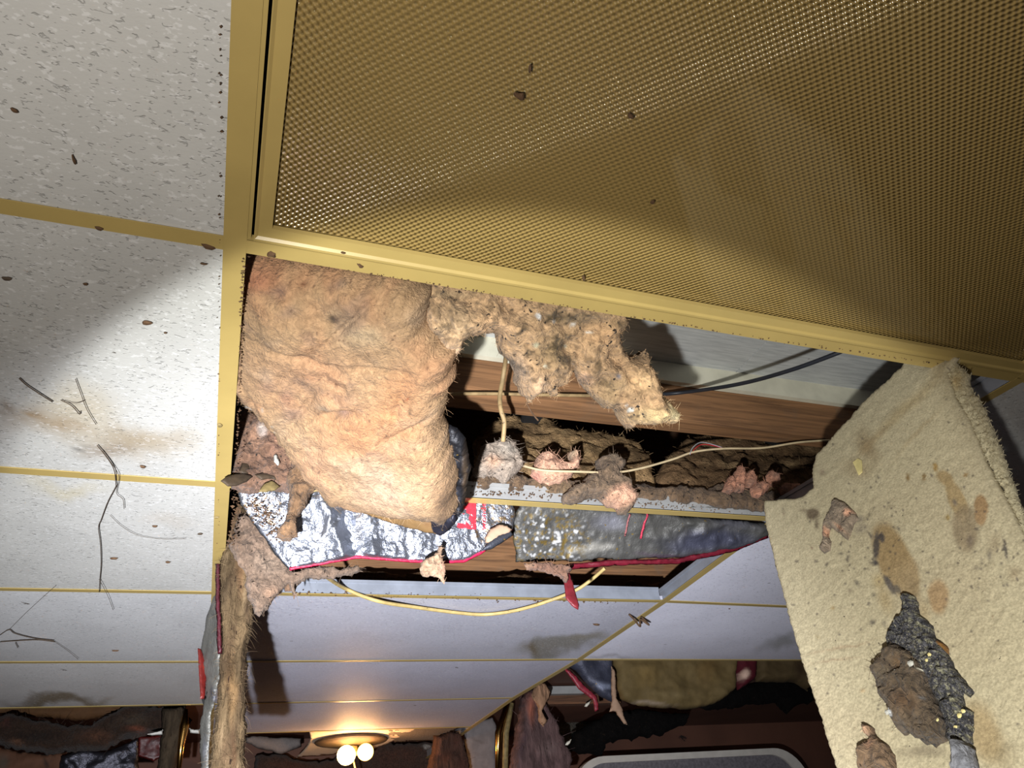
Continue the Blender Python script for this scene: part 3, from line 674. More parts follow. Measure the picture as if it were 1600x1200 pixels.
def ch(uv, p, d):
    u, v = uv.T
    def g(a, b, ra, rb, am, an=0):
        ca, sa = math.cos(an), math.sin(an); dx, dy = u-a, v-b
        return am * np.exp(-(((dx*ca+dy*sa)/ra)**2 + ((-dx*sa+dy*ca)/rb)**2))
    pw = p + .03 * np.c_[fbm(p, 14, 3, 81), fbm(p, 14, 3, 82), fbm(p, 14, 3, 83)]
    h = .012 * ridge(pw, 22, 3, 23) + .004 * fbm(pw, 90, 3, 29) + g(700, 500, 40, 30, .02) + g(1000, 620, 22, 60, .02, -.7) - g(965, 575, 8, 40, .012, -.6) + g(830, 560, 30, 50, .012)
    return h - g(900, 565, 14, 40, .012, -.5) - g(650, 490, 10, 50, .01, -.3)
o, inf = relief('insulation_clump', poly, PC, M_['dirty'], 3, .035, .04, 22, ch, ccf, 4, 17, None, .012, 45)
thing(o, 'ragged dirt-crusted fibreglass clump hanging in two arms under the light panel edge', 'insulation')
fuzz(inf, 4200, .007, o, seed=9, wd=.0002, edge_bias=.3, tint=1.15)
th = MB(); th.tube(spline([PC.at([(822, 628)])[0], PC.at([(828, 640)])[0], PC.at([(835, 650)])[0], PC.at([(841, 657)])[0]], 6), .0012); ob = mk('dangling_thread', th.v, th.f, M_['clay'], o)

# ------------------------------------------------------------------ bright foil sheet
PF = Plane(Q(400, 768, Y1+.012), Q(790, 788, Y1+.012), Q(600, 872, Y1+.045))
foil = root('foil_insulation', PF.at([(600, 820)])[0], 'bright crumpled silver foil facing with red lettering hanging below the white cross tee', 'foil')
poly = [(371, 768), (378, 762), (400, 760), (455, 764), (520, 765), (700, 772), (790, 780), (803, 786), (806, 806), (801, 826), (775, 846), (752, 864), (725, 877), (680, 879), (640, 877), (600, 874), (555, 871), (520, 879), (452, 890), (430, 868), (412, 840), (392, 812), (376, 790)]
def foilcf(uv, p, d):
    c = blend((142, 146, 156), [(505, 835, 16, 50, (150, 146, 144), .5, .2), (560, 820, 12, 55, (140, 136, 134), .5, -.1)], uv, 6)  # grey patches paint the shadow bands across the crumpled foil
    n = fbm(p * np.array([1, 1, 1]), 150, 3, 5, .7)
    reg = np.maximum(np.exp(-(((uv[:, 0]-405)/45)**2 + ((uv[:, 1]-795)/34)**2)), np.exp(-(((uv[:, 0]-775)/48)**2 + ((uv[:, 1]-815)/48)**2)))
    m = (sm(n, .15, .3) * sm(reg, .25, .6) * .9)[:, None]; c = c*(1-m) + lin((160, 132, 92))*m
    m = (sm(-n, .3, .4) * sm(reg, .3, .6) * .8)[:, None]; return c*(1-m) + lin((92, 76, 54))*m
def foilh(uv, p, d):
    pw = p + .02*np.c_[fbm(p, 20, 2, 1), fbm(p, 20, 2, 2), fbm(p, 20, 2, 3)]
    k = np.exp(-((uv[:, 0]-540)/110)**2) + .35
    h = .007 * ridge(pw * np.array([1, 1, .3]), 26, 2, 44) * k + .003 * ridge(pw, 60, 2, 45) + .0012*fbm(pw, 180, 2, 46)
    u, v = uv.T
    return h + .012*np.exp(-((u-520-(v-830)*.35)/12)**2) - .010*np.exp(-((u-548-(v-830)*.25)/10)**2) + .008*np.exp(-((u-575-(v-830)*.2)/9)**2)
o, inf = relief('foil_sheet', poly, PF, M_['foil'], 2.6, .003, .001, 8, foilh, foilcf, 1.5, 18, foil, .004, 30)
def strip(name, pts, plane, wpx, mat, parent, off=.004, th=.0015, col=None, jag=.6, seed=3, amp=.001):
    P = dense(pts, 6, 0, False); t = np.gradient(P, axis=0); t /= np.linalg.norm(t, axis=1)[:, None]; n_ = np.c_[-t[:, 1], t[:, 0]]
    w_ = wpx/2; poly = np.vstack([P + n_*w_, (P - n_*w_)[::-1]]).tolist()
    pl2 = Plane(plane.p + plane.n*off, plane.p + plane.n*off + np.cross(plane.n, [0, 0, 1.]), plane.p + plane.n*off + np.cross(plane.n, np.cross(plane.n, [0, 0, 1.])))
    return relief(name, poly, pl2, mat, max(1.6, wpx/3), th, .0005, max(2, wpx/3), jag=jag, seed=seed, parent=parent, cf=col or (190, 30, 60), amp=amp)[0]
strip('red_tape_edge', [(452, 889), (520, 877), (556, 870), (600, 873), (640, 876), (680, 878), (724, 877), (752, 863), (776, 845), (800, 826)], PF, 5.5, M_['red'], foil, .002, col=(176, 22, 60))
def flat(name, poly, plane, mat, parent, off=.005, z=.0006):
    P = plane.at(poly) + plane.n*off; k = len(P); V = np.vstack([P, P + plane.n*z])
    Fc = [tuple(range(k))[::-1], tuple(range(k, 2*k))] + [(i, (i+1) % k, k+(i+1) % k, k+i) for i in range(k)]
    return mk(name, V, Fc, mat, parent, False)
flat('printed_mark', [(727, 783), (742, 784), (742, 828), (712, 826), (713, 818), (726, 819), (726, 813), (717, 812), (718, 803), (727, 803), (727, 797), (718, 796), (720, 790), (727, 791)], PF, M_['redink'], foil, .0075)
# lettering reads upwards along the sheet
def lettering(txt, uv0, uv1, hpx, plane, mat, parent, name, off=.008):
    cu = bpy.data.curves.new('t', 'FONT'); cu.body = txt; cu.size = 1; cu.extrude = .01; cu.resolution_u = 3
    ob = bpy.data.objects.new('t', cu); COL.objects.link(ob); dg = bpy.context.evaluated_depsgraph_get()
    me = bpy.data.meshes.new_from_object(ob.evaluated_get(dg)); bpy.data.objects.remove(ob)
    v = np.array([x.co[:] for x in me.vertices]); f = [tuple(q.vertices) for q in me.polygons]
    a = np.array(uv0, float); b = np.array(uv1, float); ex = (b-a)/v[:, 0].max(); pr = b-a; pr /= np.linalg.norm(pr); ey = np.array([pr[1], -pr[0]]) * hpx
    uv = a + v[:, :1]*ex + v[:, 1:2]*ey
    P = plane.at(uv) + plane.n*(off + v[:, 2:3]*.03)
    return mk(name, P, f, mat, parent, False)
lettering('wonde', (757, 829), (757, 786), 11, PF, M_['redink'], foil, 'printed_lettering')
# curled piece at the right end
PQ = Plane(PF.p + PF.n*.02, PF.p + PF.n*.02 + np.array([1, 0, 0]), PF.p + PF.n*.035 + np.array([0, .02, -1]))
o, _ = relief('foil_curl', [(757, 840), (764, 828), (778, 820), (792, 822), (801, 828), (797, 834), (780, 840), (768, 850), (759, 848)], PQ, M_['paper'], 2.6, .008, .002, 8, jag=1.5, seed=22, cf=(168, 140, 116), amp=.004); thing(o, 'curled kraft scrap at the lower right corner of the bright foil', 'paper')
o, _ = relief('black_scrap', [(752, 862), (762, 848), (778, 836), (798, 829), (802, 836), (786, 848), (768, 858)], PQ, M_['dullfoil'], 2.6, .006, .002, 6, jag=1, seed=23, cf=(62, 64, 72), amp=.003); thing(o, 'black ribbed scrap under the curled kraft piece', 'foil')

# grey dull foil sheet right
PG = Plane(Q(830, 795, Y1+.02), Q(1180, 820, Y1+.02), Q(960, 878, Y1+.09))
gf = root('foil_insulation', PG.at([(950, 830)])[0], 'dull grey dirt-flecked foil facing drooping below the right half of the white cross tee', 'foil')
poly = [(812, 790), (825, 786), (900, 792), (1000, 800), (1100, 808), (1215, 818), (1198, 838), (1165, 854), (1130, 862), (1060, 872), (1010, 872), (970, 876), (940, 873), (900, 878), (870, 876), (838, 878), (806, 878), (806, 860), (802, 846), (804, 825), (802, 810)]
def gcf(uv, p, d):
    c = blend((84, 83, 80), [(1110, 845, 110, 30, (66, 68, 86), .9, .0, .2), (1150, 815, 70, 16, (90, 90, 100), .7), (950, 815, 40, 20, (140, 140, 150), .6), (1040, 866, 60, 7, (80, 60, 80), .7), (915, 855, 60, 12, (184, 180, 170), .6)], uv, 14)
    n = fbm(p, 120, 3, 15, .7); reg = np.exp(-(((uv[:, 0]-850)/70)**2 + ((uv[:, 1]-840)/50)**2))
    m = (sm(n, .12, .25) * sm(reg, .2, .7) * .9)[:, None]; c = c*(1-m) + lin((112, 92, 40))*m
    m = (sm(-n, .25, .35)*sm(reg, .2, .6)*.8)[:, None]; return c*(1-m) + lin((205, 205, 205))*m
def gh(uv, p, d):
    pw = p + .03*np.c_[fbm(p, 12, 2, 1), fbm(p, 12, 2, 2), fbm(p, 12, 2, 3)]
    k = sm(uv[:, 0], 950, 1100)
    return .012*ridge(pw*np.array([1, 1, 1.6]), 12, 2, 54)*k + .004*ridge(pw, 30, 3, 55) + .001*fbm(pw, 160, 2, 56)
o, inf = relief('foil_sheet', poly, PG, M_['dullfoil'], 3, .004, .001, 8, gh, gcf, 2, 24, gf, .004, 30)
strip('red_tape_edge', [(832, 880), (852, 886), (880, 886), (912, 884), (960, 879), (1010, 878), (1060, 877), (1110, 866), (1150, 857), (1200, 836)], PG, 9, M_['red'], gf, .004, .003, (96, 20, 34), 1.5, amp=.004)
strip('red_print', [(1013, 803), (1008, 816), (1003, 830), (1001, 842)], PG, 4, M_['red'], gf, .012, col=(170, 50, 70), jag=1.5)
strip('red_print', [(985, 803), (981, 818), (977, 838)], PG, 3, M_['red'], gf, .012, col=(150, 90, 90), jag=1.5)
o, _ = relief('red_tag', [(880, 884), (888, 886), (893, 905), (905, 945), (903, 953), (892, 946), (884, 935), (881, 910)], Plane(Q(880, 890, Y1+.05), Q(910, 890, Y1+.06), Q(895, 950, Y1+.03)), M_['red'], 2.2, .003, .001, 4, jag=.8, seed=26, cf=(110, 34, 40), amp=.003)
thing(o, 'dark red strip dangling from the dull foil in front of the far cross tee', 'tape')
clump('insulation_clump', [(845, 880), (860, 878), (884, 882), (893, 892), (886, 902), (888, 914), (882, 912), (872, 900), (856, 898), (840, 892), (822, 890), (816, 880)], Y1+.04, 'small brown wad caught on the red edge above the dangling red strip', (120, 90, 74), [(824, 884, 10, 8, (150, 120, 96), .8)], .015, 62, step=2.5, jag=3, fz=80, wpx=8)
clump('insulation_clump', [(689, 850), (692, 856), (688, 868), (692, 876), (697, 893), (694, 914), (688, 903), (676, 900), (660, 901), (656, 888), (658, 876), (671, 872), (680, 864)], Y1-.03, 'small pale brown tuft hanging in front of the silver foil edge', (166, 136, 110), [(690, 890, 8, 14, (190, 140, 116), .7)], .014, 63, step=2.2, jag=2.5, fz=90, ln=.008, wpx=7)
clump('insulation_clump', [(455, 722), (470, 712), (485, 722), (497, 738), (497, 760), (484, 775), (476, 795), (464, 812), (466, 838), (452, 846), (434, 842), (432, 832), (444, 815), (451, 800), (453, 780), (448, 765), (450, 742)], Y1-.045, 'long brown clump dripping down over the left part of the silver foil', (112, 86, 62), [(470, 740, 20, 18, (126, 98, 72), .7), (450, 830, 16, 14, (134, 104, 76), .7)], .022, 64, step=2.5, jag=3, fz=240, ln=.007, wpx=9)

# ------------------------------------------------------------------ stuff in the near left corner of the hole
clump('insulation_batt', [(366, 640), (385, 646), (410, 660), (440, 690), (470, 712), (500, 735), (515, 762), (470, 772), (420, 765), (390, 772), (362, 765)], Y1-.02, 'brown smeared batt corner between the main tee and the peach batt', (116, 88, 70), [(400, 690, 30, 30, (140, 108, 86), .8), (385, 740, 30, 20, (40, 28, 20), .8), (430, 700, 20, 30, (150, 112, 92), .6), (470, 735, 16, 16, (60, 52, 46), .8), (412, 680, 12, 14, (190, 184, 176), .5, 0, .2), (376, 650, 16, 10, (46, 46, 56), .9), (365, 700, 8, 60, (44, 30, 22), .8)], .03, 65, step=3, jag=3, fz=200, wpx=12)
clump('insulation_batt', [(432, 655), (446, 650), (468, 668), (500, 705), (520, 735), (510, 740), (480, 712), (455, 690), (434, 670)], Y1-.10, 'narrow olive brown batt strip tucked along the left edge of the peach batt', (110, 92, 66), [], .012, 66, step=3, jag=2, fz=60, wpx=7)
mb = MB(); mb.tube([Q(366, 627, Y1-.14), Q(405, 644, Y1-.14), Q(455, 665, Y1-.12)], .003, 10)
thingb(mb, 'metal_rod', M_['pink'], 'thin grey rod crossing the near left corner of the hole', 'rod', smooth=True)
mb = MB(); mb.tube(spline([Q(366, 600, Y1-.2), Q(385, 605, Y1-.2), Q(408, 616, Y1-.2), Q(425, 632, Y1-.19)], 5), .0022, 10)
thingb(mb, 'electrical_cable', M_['cream'], 'short cream cable above the grey rod at the left edge of the hole', 'cable', smooth=True)
PRs = Plane(Q(380, 610, Y1-.10), Q(430, 640, Y1-.10), Q(400, 660, Y1-.06))
for pp, lb in (([(378, 607), (392, 608), (412, 630), (418, 645), (398, 632), (380, 622)], 'dark red strip above the grey rod in the near left corner'), ([(405, 645), (418, 648), (430, 668), (428, 676), (414, 660)], 'dark red strip just below the grey rod'), ([(440, 680), (452, 690), (476, 712), (470, 716), (448, 698)], 'dark red sliver beside the peach batt left edge')):
    o, _ = relief('red_strip', pp, PRs, M_['red'], 2.4, .002, .001, 4, jag=.8, seed=len(lb), cf=(112, 40, 52), amp=.002); thing(o, lb, 'tape')
def leaf(poly, Y, mat, label, name='dry_leaf', cat='leaf', th=.003, seed=1, dy=.01):
    ar = np.array(poly, float); u, v = ar.mean(0)
    o, _ = relief(name, poly, Plane(Q(u-10, v, Y), Q(u+10, v, Y+dy), Q(u, v-10, Y+.01)), M_[mat], 2.2, th, .0008, 6, jag=.8, seed=seed, cf=(90, 74, 52), amp=.002)
    thing(o, label, cat); return o
leaf([(344, 752), (352, 746), (366, 741), (382, 740), (396, 744), (386, 753), (370, 759), (356, 760)], Y1-.07, 'leaf', 'dark pointed leaf sticking out over the main tee', seed=2)
leaf([(404, 768), (412, 756), (424, 750), (438, 760), (430, 766), (415, 770)], Y1-.06, 'olive', 'olive leaf lying on the top edge of the silver foil', seed=3)
leaf([(372, 738), (378, 724), (388, 722), (392, 736), (384, 742)], Y1-.05, 'leaf', 'small crumpled dark leaf above the pointed leaf', seed=4)
leaf([(398, 742), (410, 738), (428, 742), (436, 752), (424, 748), (408, 750)], Y1-.055, 'leaf', 'curled dark leaf right of the pointed leaf', seed=5)
leaf([(427, 712), (432, 709), (434, 716), (438, 722), (434, 728), (428, 722)], Y1-.06, 'chip', 'bright white plaster flake beside the brown clump', 'plaster_flake', 'flake', seed=6)

# ------------------------------------------------------------------ hanging batt column on the left
YC = Ln(2)[1] - .26
col = root('hanging_batt', Q(360, 1000, YC), 'tall brown layered batt strip hanging from the far left corner of the hole', 'insulation')
pcol = Plane(Q(360, 900, YC), Q(400, 900, YC), Q(360, 1150, YC))
poly = [(350, 850), (362, 815), (368, 790), (384, 795), (396, 822), (404, 860), (402, 900), (398, 930), (396, 955), (394, 975), (388, 1010), (386, 1060), (384, 1110), (385, 1150), (379, 1215), (326, 1215), (330, 1170), (334, 1130), (340, 1080), (342, 1040), (344, 1000), (342, 950), (340, 900), (345, 870)]
def colcf(uv, p, d):
    c = blend((104, 86, 62), [(375, 900, 10, 60, (124, 92, 62), .6), (352, 930, 8, 50, (80, 66, 50), .7), (385, 950, 8, 60, (60, 46, 38), .6), (360, 1080, 12, 80, (150, 116, 76), .6), (380, 1060, 6, 80, (70, 50, 36), .7), (350, 1180, 16, 40, (146, 118, 88), .6), (362, 1180, 8, 60, (120, 84, 60), .5)], uv, 8)
    n = fbm(p*np.array([1, 1, .15]), 90, 4, 61); m = sm(n, .0, .5)[:, None]*.55; c = c*(1-m) + lin((62, 46, 34))*m
    m = sm(-n, .15, .5)[:, None]*.5; return (c*(1-m) + lin((150, 128, 98))*m) * .85
def colh(uv, p, d): return .010*ridge(p*np.array([1, 1, .16]), 34, 3, 62) + .004*ridge(p*np.array([1, 1, .4]), 90, 2, 63)
o, inf = relief('batt_core', poly, pcol, M_['column'], 3, .03, .07, 14, colh, colcf, 4, 67, col, .008, 30)
fuzz(inf, 1500, .018, col, seed=11, droop=.6, edge_bias=.5)
pfc = Plane(Q(335, 950, YC+.02), Q(310, 1100, YC+.10), Q(335, 1180, YC+.02))
relief('foil_side', [(333, 932), (345, 925), (346, 990), (343, 1030), (346, 1050), (338, 1080), (330, 1120), (328, 1160), (325, 1215), (315, 1215), (313, 1175), (312, 1140), (320, 1095), (323, 1060), (314, 1015), (318, 990), (325, 955)], pfc, M_['dullfoil'], 3, .004, .002, 6, None, lambda uv, p, d: blend((104, 103, 98), [(335, 1085, 5, 22, (40, 42, 60), .8), (322, 1170, 4, 40, (110, 112, 122), .6)], uv, 4), 2, 68, col, .004, 40)
strip('red_tape_edge', [(341, 880), (340, 920), (341, 960), (343, 1000), (343, 1022)], Plane(pcol.p + pcol.n*.025, pcol.p + pcol.n*.025 + np.array([1, 0, 0.]), pcol.p + pcol.n*.025 + np.array([0, 0.02, 1.])), 8, M_['red'], col, .0, .006, (66, 22, 30), 1.5, amp=.002)
relief('red_flag', [(309, 1013), (314, 1014), (320, 1028), (327, 1046), (322, 1066), (320, 1092), (313, 1092), (311, 1050)], Plane(Q(315, 1050, YC+.06), Q(325, 1050, YC+.07), Q(315, 1090, YC+.05)), M_['red'], 2.2, .003, .001, 4, None, lambda uv, p, d: blend((92, 24, 20), [(321, 1042, 6, 10, (170, 60, 30), .8)], uv, 2), .8, 69, col, .002)
relief('black_scrap', [(314, 1090), (322, 1086), (321, 1102), (317, 1100)], Plane(Q(315, 1050, YC+.07), Q(325, 1050, YC+.08), Q(315, 1090, YC+.06)), M_['flatblack'], 2.2, .002, .001, 4, None, (20, 18, 18), .6, 70, col, .001)
clump('insulation_clump', [(372, 802), (388, 806), (402, 822), (418, 845), (440, 875), (455, 892), (505, 888), (560, 884), (566, 890), (548, 897), (515, 902), (480, 906), (463, 912), (464, 935), (458, 928), (450, 915), (436, 925), (428, 935), (420, 948), (402, 962), (394, 958), (390, 935), (380, 900), (365, 870), (358, 848), (366, 825)], YC-.03, 'webby grey brown insulation mat linking the hanging column to the foil', (124, 104, 88), [(420, 885, 40, 30, (150, 130, 112), .7), (425, 930, 26, 18, (160, 128, 104), .8), (372, 850, 14, 30, (96, 76, 60), .7), (500, 892, 50, 6, (110, 94, 80), .6)], .022, 71, step=3, jag=4, fz=500, ln=.012, wpx=12)
clump('insulation_tuft', [(443, 912), (452, 908), (462, 906), (470, 900), (471, 910), (463, 918), (460, 936), (456, 924), (446, 924)], YC-.0, 'tiny brown scrap dangling at the near end of the sagging cable', (126, 98, 76), [(458, 914, 5, 5, (206, 200, 190), .8)], .006, 72, step=2, jag=1.5, fz=30, ln=.006, wpx=5)

# ------------------------------------------------------------------ fallen stained board on the right
PP = Plane(C(1455, 573, H+.008), CAM + (C(1200, 800) - CAM)*.80, CAM + (C(1560, 760) - CAM)*.60)
board = root('stained_board', PP.at([(1420, 850)])[0], 'large tan stained ceiling board hanging down on its back at the right', 'ceiling tile')
front = [(1418, 552), (1410, 574), (1350, 628), (1300, 684), (1276, 712), (1269, 740), (1272, 765), (1252, 778), (1194, 782), (1197, 822), (1212, 880), (1228, 942), (1250, 1022), (1280, 1112), (1316, 1225), (1640, 1225), (1640, 905), (1585, 800), (1545, 725), (1520, 660), (1495, 620), (1484, 585), (1500, 560)]
T1 = (178, 152, 106); T2 = (160, 132, 88); DK = (72, 68, 70)
bcols = [(1420, 640, 120, 16, (184, 162, 118), .6, 2.35), (1360, 700, 22, 46, (150, 126, 90), .7, -.5), (1345, 735, 40, 26, (168, 148, 112), .6), (1370, 690, 60, 10, (172, 150, 112), .5, 2.35), (1440, 680, 90, 6, (180, 158, 118), .5, 2.3),
    (1425, 748, 4, 7, (140, 110, 60), .9, 0, .6), (1449, 752, 4, 7, (150, 124, 80), .9, 0, .6), (1468, 735, 5, 8, (170, 138, 80), .9, 0, .6), (1516, 746, 4, 5, (160, 128, 76), .9, 0, .6), (1484, 812, 5, 5, (170, 144, 84), .9, 0, .6),
    (1483, 752, 20, 14, T1, .9, .5, .6), (1500, 785, 16, 40, T1, .9, -.3, .7), (1512, 830, 26, 46, (150, 132, 104), .85, -.1, .6), (1537, 800, 13, 27, (166, 130, 88), .9, 0, .75), (1497, 788, 6, 10, (84, 82, 86), .85), (1520, 850, 10, 18, (104, 92, 84), .8),
    (1405, 880, 32, 72, T2, .85, -.42, .75), (1390, 940, 20, 40, (176, 152, 104), .6, -.4), (1430, 925, 16, 40, (140, 118, 84), .7, -.4), (1470, 935, 20, 34, (176, 140, 96), .85, 0, .6), (1445, 960, 20, 30, (176, 152, 110), .6), (1540, 1150, 36, 70, (176, 150, 106), .7, -.4, .4), (1570, 1180, 40, 40, (150, 132, 98), .6),
    (1380, 910, 18, 20, (190, 164, 110), .6), (1274, 808, 11, 11, (112, 96, 78), .9, .6, .5), (1262, 803, 8, 5, (120, 104, 84), .8), (1281, 822, 4, 12, (100, 84, 70), .9), (1375, 855, 6, 26, DK, .9, .1, .6), (1384, 843, 5, 10, DK, .9, 0, .6), (1373, 882, 5, 6, DK, .95, 0, .6), (1366, 842, 10, 3, DK, .8, .8, .4),
    (1396, 918, 6, 24, (76, 74, 78), .95, -.55, .6), (1408, 925, 6, 10, (70, 68, 70), .9, -.6, .5), (1347, 815, 14, 10, (110, 104, 104), .7), (1350, 830, 20, 14, (120, 112, 110), .5), (1330, 873, 6, 5, DK, .8), (1318, 868, 7, 4, DK, .8), (1410, 830, 8, 3, DK, .85, .5), (1372, 796, 10, 2, DK, .7, -.9), (1363, 808, 3, 8, DK, .7),
    (1290, 848, 5, 12, (96, 76, 66), .8), (1273, 856, 4, 3, (110, 70, 60), .8), (1335, 771, 3, 5, DK, .8), (1377, 748, 7, 3, DK, .8, .5), (1230, 803, 4, 6, (110, 90, 76), .8), (1290, 742, 8, 8, (150, 130, 110), .7), (1256, 775, 14, 6, (140, 122, 96), .6), (1345, 912, 6, 9, DK, .8, -.6), (1370, 932, 5, 5, DK, .7), (1368, 975, 8, 7, DK, .85), (1388, 980, 4, 9, DK, .7, -.5), (1332, 925, 5, 4, (120, 100, 90), .6),
    (1578, 860, 4, 26, DK, .85, -.2, .4), (1553, 870, 6, 16, DK, .75), (1540, 880, 3, 12, DK, .8), (1530, 890, 10, 6, DK, .6), (1560, 850, 20, 30, (160, 140, 110), .5), (1590, 900, 14, 20, (150, 126, 96), .5), (1524, 952, 3, 8, DK, .8), (1554, 970, 3, 4, (120, 80, 50), .8), (1535, 922, 5, 4, DK, .7),
    (1320, 1015, 90, 3, (176, 146, 116), .6, -.22), (1310, 1035, 60, 3, (180, 150, 120), .6, -.2), (1310, 952, 5, 5, (180, 150, 96), .8), (1285, 1000, 10, 3, (150, 130, 90), .6, .8), (1355, 1082, 6, 6, (190, 156, 110), .6), (1370, 1095, 2, 14, (130, 118, 90), .7, -.2), (1450, 1180, 60, 16, (120, 106, 88), .6)]
def bdcf(uv, p, d):
    c = blend((204, 191, 157), bcols, uv, 7, seed=21)
    n = fbm(p, 7, 3, 90); m = sm(n, 0, .5)[:, None]*.3; c = c*(1-m) + lin((186, 168, 136))*m
    n = fbm(p, 170, 3, 91, .7); reg = np.clip(np.exp(-(((uv[:, 0]-1340)/90)**2 + ((uv[:, 1]-870)/90)**2)) + .8*np.exp(-(((uv[:, 0]-1560)/60)**2 + ((uv[:, 1]-880)/60)**2)) + .25, 0, 1)
    m = (sm(n, .62 - .22*reg, .68 - .22*reg)*.75)[:, None]; return (c*(1-m) + lin((84, 76, 74))*m) * .72
def bdh(uv, p, d):
    u, v = uv.T; return .0012*fbm(p, 120, 3, 92) + .0008*fbm(p, 400, 2, 93) + .004*np.exp(-((u-(1484+(v-585)*.42)-12)/5)**2)*0
o, inf = relief('board_face', front, PP, M_['board'], 3.4, .006, .004, 6, bdh, bdcf, 1.2, 73, board, .002, 6)
edge = [(1482, 556), (1500, 574), (1512, 582), (1516, 604), (1530, 622), (1538, 640), (1552, 672), (1562, 700), (1580, 745), (1596, 790), (1612, 830), (1652, 905), (1652, 930), (1630, 890), (1583, 800), (1540, 718), (1512, 655), (1492, 622), (1482, 590)]
PPe = Plane(PP.p - PP.n*.003, PP.at([(1200, 800)])[0] - PP.n*.003, PP.at([(1560, 760)])[0] - PP.n*.003)
o, inf = relief('torn_fibrous_edge', edge, PPe, M_['board'], 2.2, .004, .010, 6, lambda uv, p, d: .0035*ridge(p, 170, 2, 5), lambda uv, p, d: blend((182, 172, 142), [(1500, 600, 14, 24, (190, 166, 116), .7), (1492, 615, 6, 8, (90, 66, 44), .8), (1485, 575, 5, 12, (120, 96, 66), .7), (1523, 606, 8, 4, (244, 240, 214), .9, .5)], uv, 5), 4.5, 74, board, .003, 300)
fuzz(inf, 3500, .0045, board, seed=15, tint=1.15, wd=.00045, edge_bias=.8)
flat('staple_scrap', [(1338, 727), (1346, 721), (1352, 724), (1353, 742), (1347, 747), (1342, 735)], PP, M_['yellowchip'], board, .008, .001)
# debris stuck on the board
def stuck(name, poly, label, base, items=(), th=.02, seed=0, mat='dirty', amp=.01, step=3, jag=3, fz=150, wpx=14, off=.004, nsc=70, cat='debris', cfx=None, ln=.007):
    pl_ = Plane(PP.p + PP.n*off, PP.at([(1200, 800)])[0] + PP.n*off, PP.at([(1560, 760)])[0] + PP.n*off)
    o_, i_ = relief(name, poly, pl_, M_[mat], step, th, .004, wpx, None, cfx or (lambda uv, p, d: blend(base, items, uv, 6, seed=seed)), jag, seed, None, amp, nsc)
    thing(o_, label, cat)
    if fz: fuzz(i_, fz, ln, o_, seed=seed, tint=1.1)
    return o_
def gran(uv, p, d):
    n = fbm(p, 330, 2, 5); c = np.tile(lin((84, 82, 84)), (len(uv), 1)); m = sm(n, .1, .4)[:, None]; c = c*(1-m) + lin((44, 44, 50))*m
    reg = np.exp(-(((uv[:, 0]-1470-(uv[:, 1]-1040)*.45)/16)**2)); m = (sm(-n, .28-.15*reg, .42-.15*reg)*(.5+.5*reg))[:, None]; return c*(1-m*.6) + lin((170, 165, 130))*m*.6
stuck('granular_crust', [(1412, 936), (1420, 928), (1433, 932), (1438, 948), (1441, 962), (1455, 975), (1466, 996), (1476, 1010), (1486, 1026), (1496, 1045), (1506, 1058), (1514, 1070), (1524, 1082), (1520, 1092), (1508, 1085), (1512, 1105), (1524, 1114), (1523, 1140), (1522, 1170), (1532, 1200), (1532, 1215), (1490, 1215), (1495, 1180), (1484, 1155), (1478, 1120), (1460, 1085), (1440, 1045), (1415, 1020), (1390, 1022), (1388, 1002), (1400, 975), (1412, 962), (1415, 950)],
    'grey and yellow granular crust running down the stained board', (80, 78, 80), th=.016, seed=81, mat='crumb', cfx=gran, amp=.010, nsc=140, fz=0, step=2.6, jag=3)
stuck('debris_clump', [(1371, 1040), (1376, 1046), (1390, 1028), (1402, 1016), (1418, 1016), (1436, 1028), (1450, 1042), (1460, 1064), (1466, 1086), (1476, 1110), (1486, 1130), (1483, 1160), (1466, 1168), (1448, 1162), (1436, 1153), (1425, 1148), (1418, 1156), (1410, 1135), (1404, 1114), (1390, 1105), (1381, 1090), (1378, 1062), (1372, 1052)],
    'biggest brown matted clump on the stained board', (92, 78, 62), [(1420, 1050, 14, 16, (120, 94, 66), .7), (1400, 1070, 22, 22, (108, 96, 78), .7), (1440, 1110, 30, 30, (104, 78, 54), .7), (1417, 1128, 5, 14, (60, 50, 44), .7), (1452, 1058, 5, 4, (236, 230, 206), 1, 0, .5), (1418, 1134, 4, 5, (220, 222, 222), 1, 0, .5), (1410, 1140, 8, 10, (190, 120, 84), .7), (1440, 1040, 12, 8, (160, 136, 104), .6), (1465, 1104, 5, 5, (90, 92, 96), .8)], .03, 82, jag=4, amp=.014, fz=350)
stuck('debris_clump', [(1349, 1136), (1358, 1134), (1368, 1140), (1374, 1152), (1382, 1160), (1394, 1168), (1402, 1182), (1406, 1215), (1352, 1215), (1349, 1190), (1351, 1172), (1360, 1166), (1368, 1158), (1356, 1150)],
    'brown clump with a peach tip at the bottom of the stained board', (116, 94, 72), [(1364, 1150, 14, 10, (220, 176, 140), .9, .5, .2), (1376, 1175, 10, 14, (170, 126, 96), .6)], .022, 83, jag=2.5, fz=150)
stuck('debris_clump', [(1301, 806), (1304, 790), (1311, 782), (1325, 788), (1338, 800), (1343, 812), (1336, 822), (1330, 838), (1326, 846), (1316, 838), (1302, 826), (1298, 838), (1301, 848), (1300, 862), (1290, 868), (1284, 862), (1290, 846), (1288, 836), (1292, 820)],
    'curled grey and peach scrap on the upper left of the stained board', (140, 124, 106), [(1331, 808, 10, 9, (220, 166, 134), .9, 0, .3), (1316, 796, 12, 4, (60, 50, 40), .8, .4), (1294, 835, 7, 12, (204, 146, 112), .8), (1318, 830, 16, 4, (196, 140, 104), .7, .7)], .014, 84, jag=1.5, step=2.4, fz=60, wpx=8, amp=.006)
